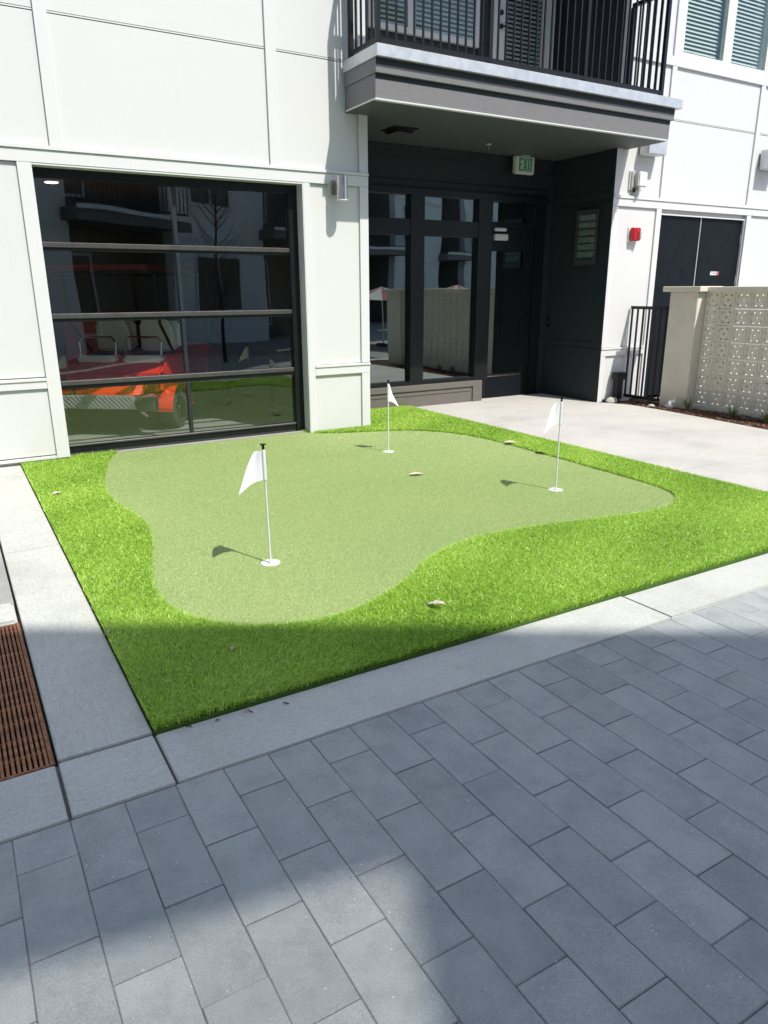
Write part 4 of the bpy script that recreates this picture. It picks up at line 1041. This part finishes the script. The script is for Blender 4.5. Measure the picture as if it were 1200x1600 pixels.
def opp_window(u0, u1, z0, z1, y=0.0):
    f = MB().box(u0-0.08, u1+0.08, y+0.001, y+0.05, z0-0.08, z0).box(u0-0.08, u1+0.08, y+0.001, y+0.05, z1, z1+0.08).box(u0-0.08, u0, y+0.001, y+0.05, z0, z1).box(u1, u1+0.08, y+0.001, y+0.05, z0, z1)
    f.box((u0+u1)/2-0.03, (u0+u1)/2+0.03, y+0.001, y+0.05, z0, z1)
    wo = part('window', f, mat_trim, op); part('pane', B(u0, u1, y+0.002, y+0.012, z0, z1), mat_oppglass, wo)
mat_oppglass = simple('opposite_dark_glass', (0.03,0.035,0.04), 0.08)
for u0, u1, z0, z1 in ((9.2,10.9,3.9,5.3),(9.3,11.2,0.9,2.4),(16.9,18.6,3.9,5.3),(17.0,19.0,0.9,2.4),(1.0,2.6,3.9,5.3),(1.2,3.0,0.9,2.4),(25.0,27.0,3.9,5.3),(25.2,27.4,0.9,2.4),(34,36,3.9,5.3)): opp_window(u0, u1, z0, z1)
for a, b in bal_u:
    opp_window(a+0.5, b-1.5, 0.4, 2.4, -1.5); opp_window(a+0.5, b-1.5, 3.9, 5.4, -1.5)
for z in (2.85, 5.6):
    xs = [-14.0] + [e for b in bal_u for e in b] + [44.0]
    for a, b in zip(xs[0::2], xs[1::2]): part('trim_board', B(a, b, 0.001, 0.03, z, z+0.12), mat_trim, op)
# unseen screen added for shade, with a made-up louvred opening shaping a sun patch
outer = [(-14.0,7.43),(44.0,7.43),(44.0,13.55),(-14.0,13.55)]
hole = [(4.02,7.62),(5.13,10.10),(3.30,8.92),(2.30,7.62)]
vv = [Vector((x, z, 0)) for x, z in outer]; hh = [Vector((x, z, 0)) for x, z in hole]
tri = tessellate_polygon([vv, hh]); allp = outer+hole; mb = MB()
for y in (-0.02, 0.0):
    n0 = len(mb.v); mb.v += [(x, y, z) for x, z in allp]; mb.f += [tuple(n0+i for i in t) for t in tri]
n = len(allp)
for ring in ((0,1,2,3), (4,5,6,7)):
    for i in range(4):
        a, b = ring[i], ring[(i+1) % 4]; mb.f.append((a, b, n+b, n+a))
part('added_sun_screen', mb, mat_oppwall, op)
ls = MB()
for k in range(34): ls.box(2.4, 5.3, -0.033, -0.029, 7.45+k*0.08, 7.45+k*0.08+0.028)
part('louvre', ls, mat_black, op)  # made-up bars, added to dim the sun falling through the opening

# bare young tree by the opposite building
tr = thing('bare_tree', 'bare young tree reflected in the garage door glass', 'tree', (5.2, -1.0, -0.07))
rr = random.Random(4); tm = MB(); tm.tube([(0,0,0),(0.03,0.02,1.2),(0.0,0.05,2.4),(0.05,0.0,3.6)], 0.045, 8, 0.012); part('trunk', tm, mat_twig, tr, smooth=True)
cm = MB()
for k in range(34):
    z = 1.3+2.2*k/34; a = rr.uniform(0, 6.28); L = rr.uniform(0.4, 0.9)*(1.15-0.2*(z-1.3))
    p = [Vector((0.02,0.02,z))]
    for i in range(4): p.append(p[-1]+Vector((math.cos(a)*L/5, math.sin(a)*L/5, L/6*(1+0.3*i)))); a += rr.uniform(-.35,.35)
    cm.tube(p, 0.010, 5, 0.003)
    for q in p[1:]:
        b = a+rr.choice((-1,1))*rr.uniform(.5,1.1); cm.tube([q, q+Vector((math.cos(b)*.16, math.sin(b)*.16, .12))], 0.004, 4, 0.0015)
part('crown', cm, mat_twig, tr)

# striped parasol in the yard beyond the block wall
mat_pred = simple('parasol_red_cloth', (0.30,0.05,0.04), 0.8); mat_pwhite = simple('parasol_white_cloth', (0.45,0.44,0.42), 0.8)
def parasol(x, y, label):
    t = thing('parasol', label, 'parasol', (x, y, -0.02), group='striped parasols')
    part('pole', MB().cyl((0,0), 0.02, 0, 1.63, 12), mat_steel, t)
    part('base', MB().cyl((0,0), 0.22, 0, 0.06, 24), mat_tyre, t)
    for k in range(12):
        a, b = 2*math.pi*k/12, 2*math.pi*(k+1)/12; mbx = MB(); pr = None
        for s in range(6):
            r_ = 1.35*s/5+0.01; z = 1.63-0.36*(s/5)**0.8
            cur = ((r_*math.cos(a), r_*math.sin(a), z), (r_*math.cos(b), r_*math.sin(b), z))
            if pr: mbx.quad(pr[0], cur[0], cur[1], pr[1])
            pr = cur
        part('canopy_panel', mbx, mat_pred if k % 2 else mat_pwhite, t)
parasol(10.5, 2.1, 'red and white striped parasol reflected in the storefront, right one')
parasol(10.5, -1.3, 'red and white striped parasol reflected in the storefront, left one')
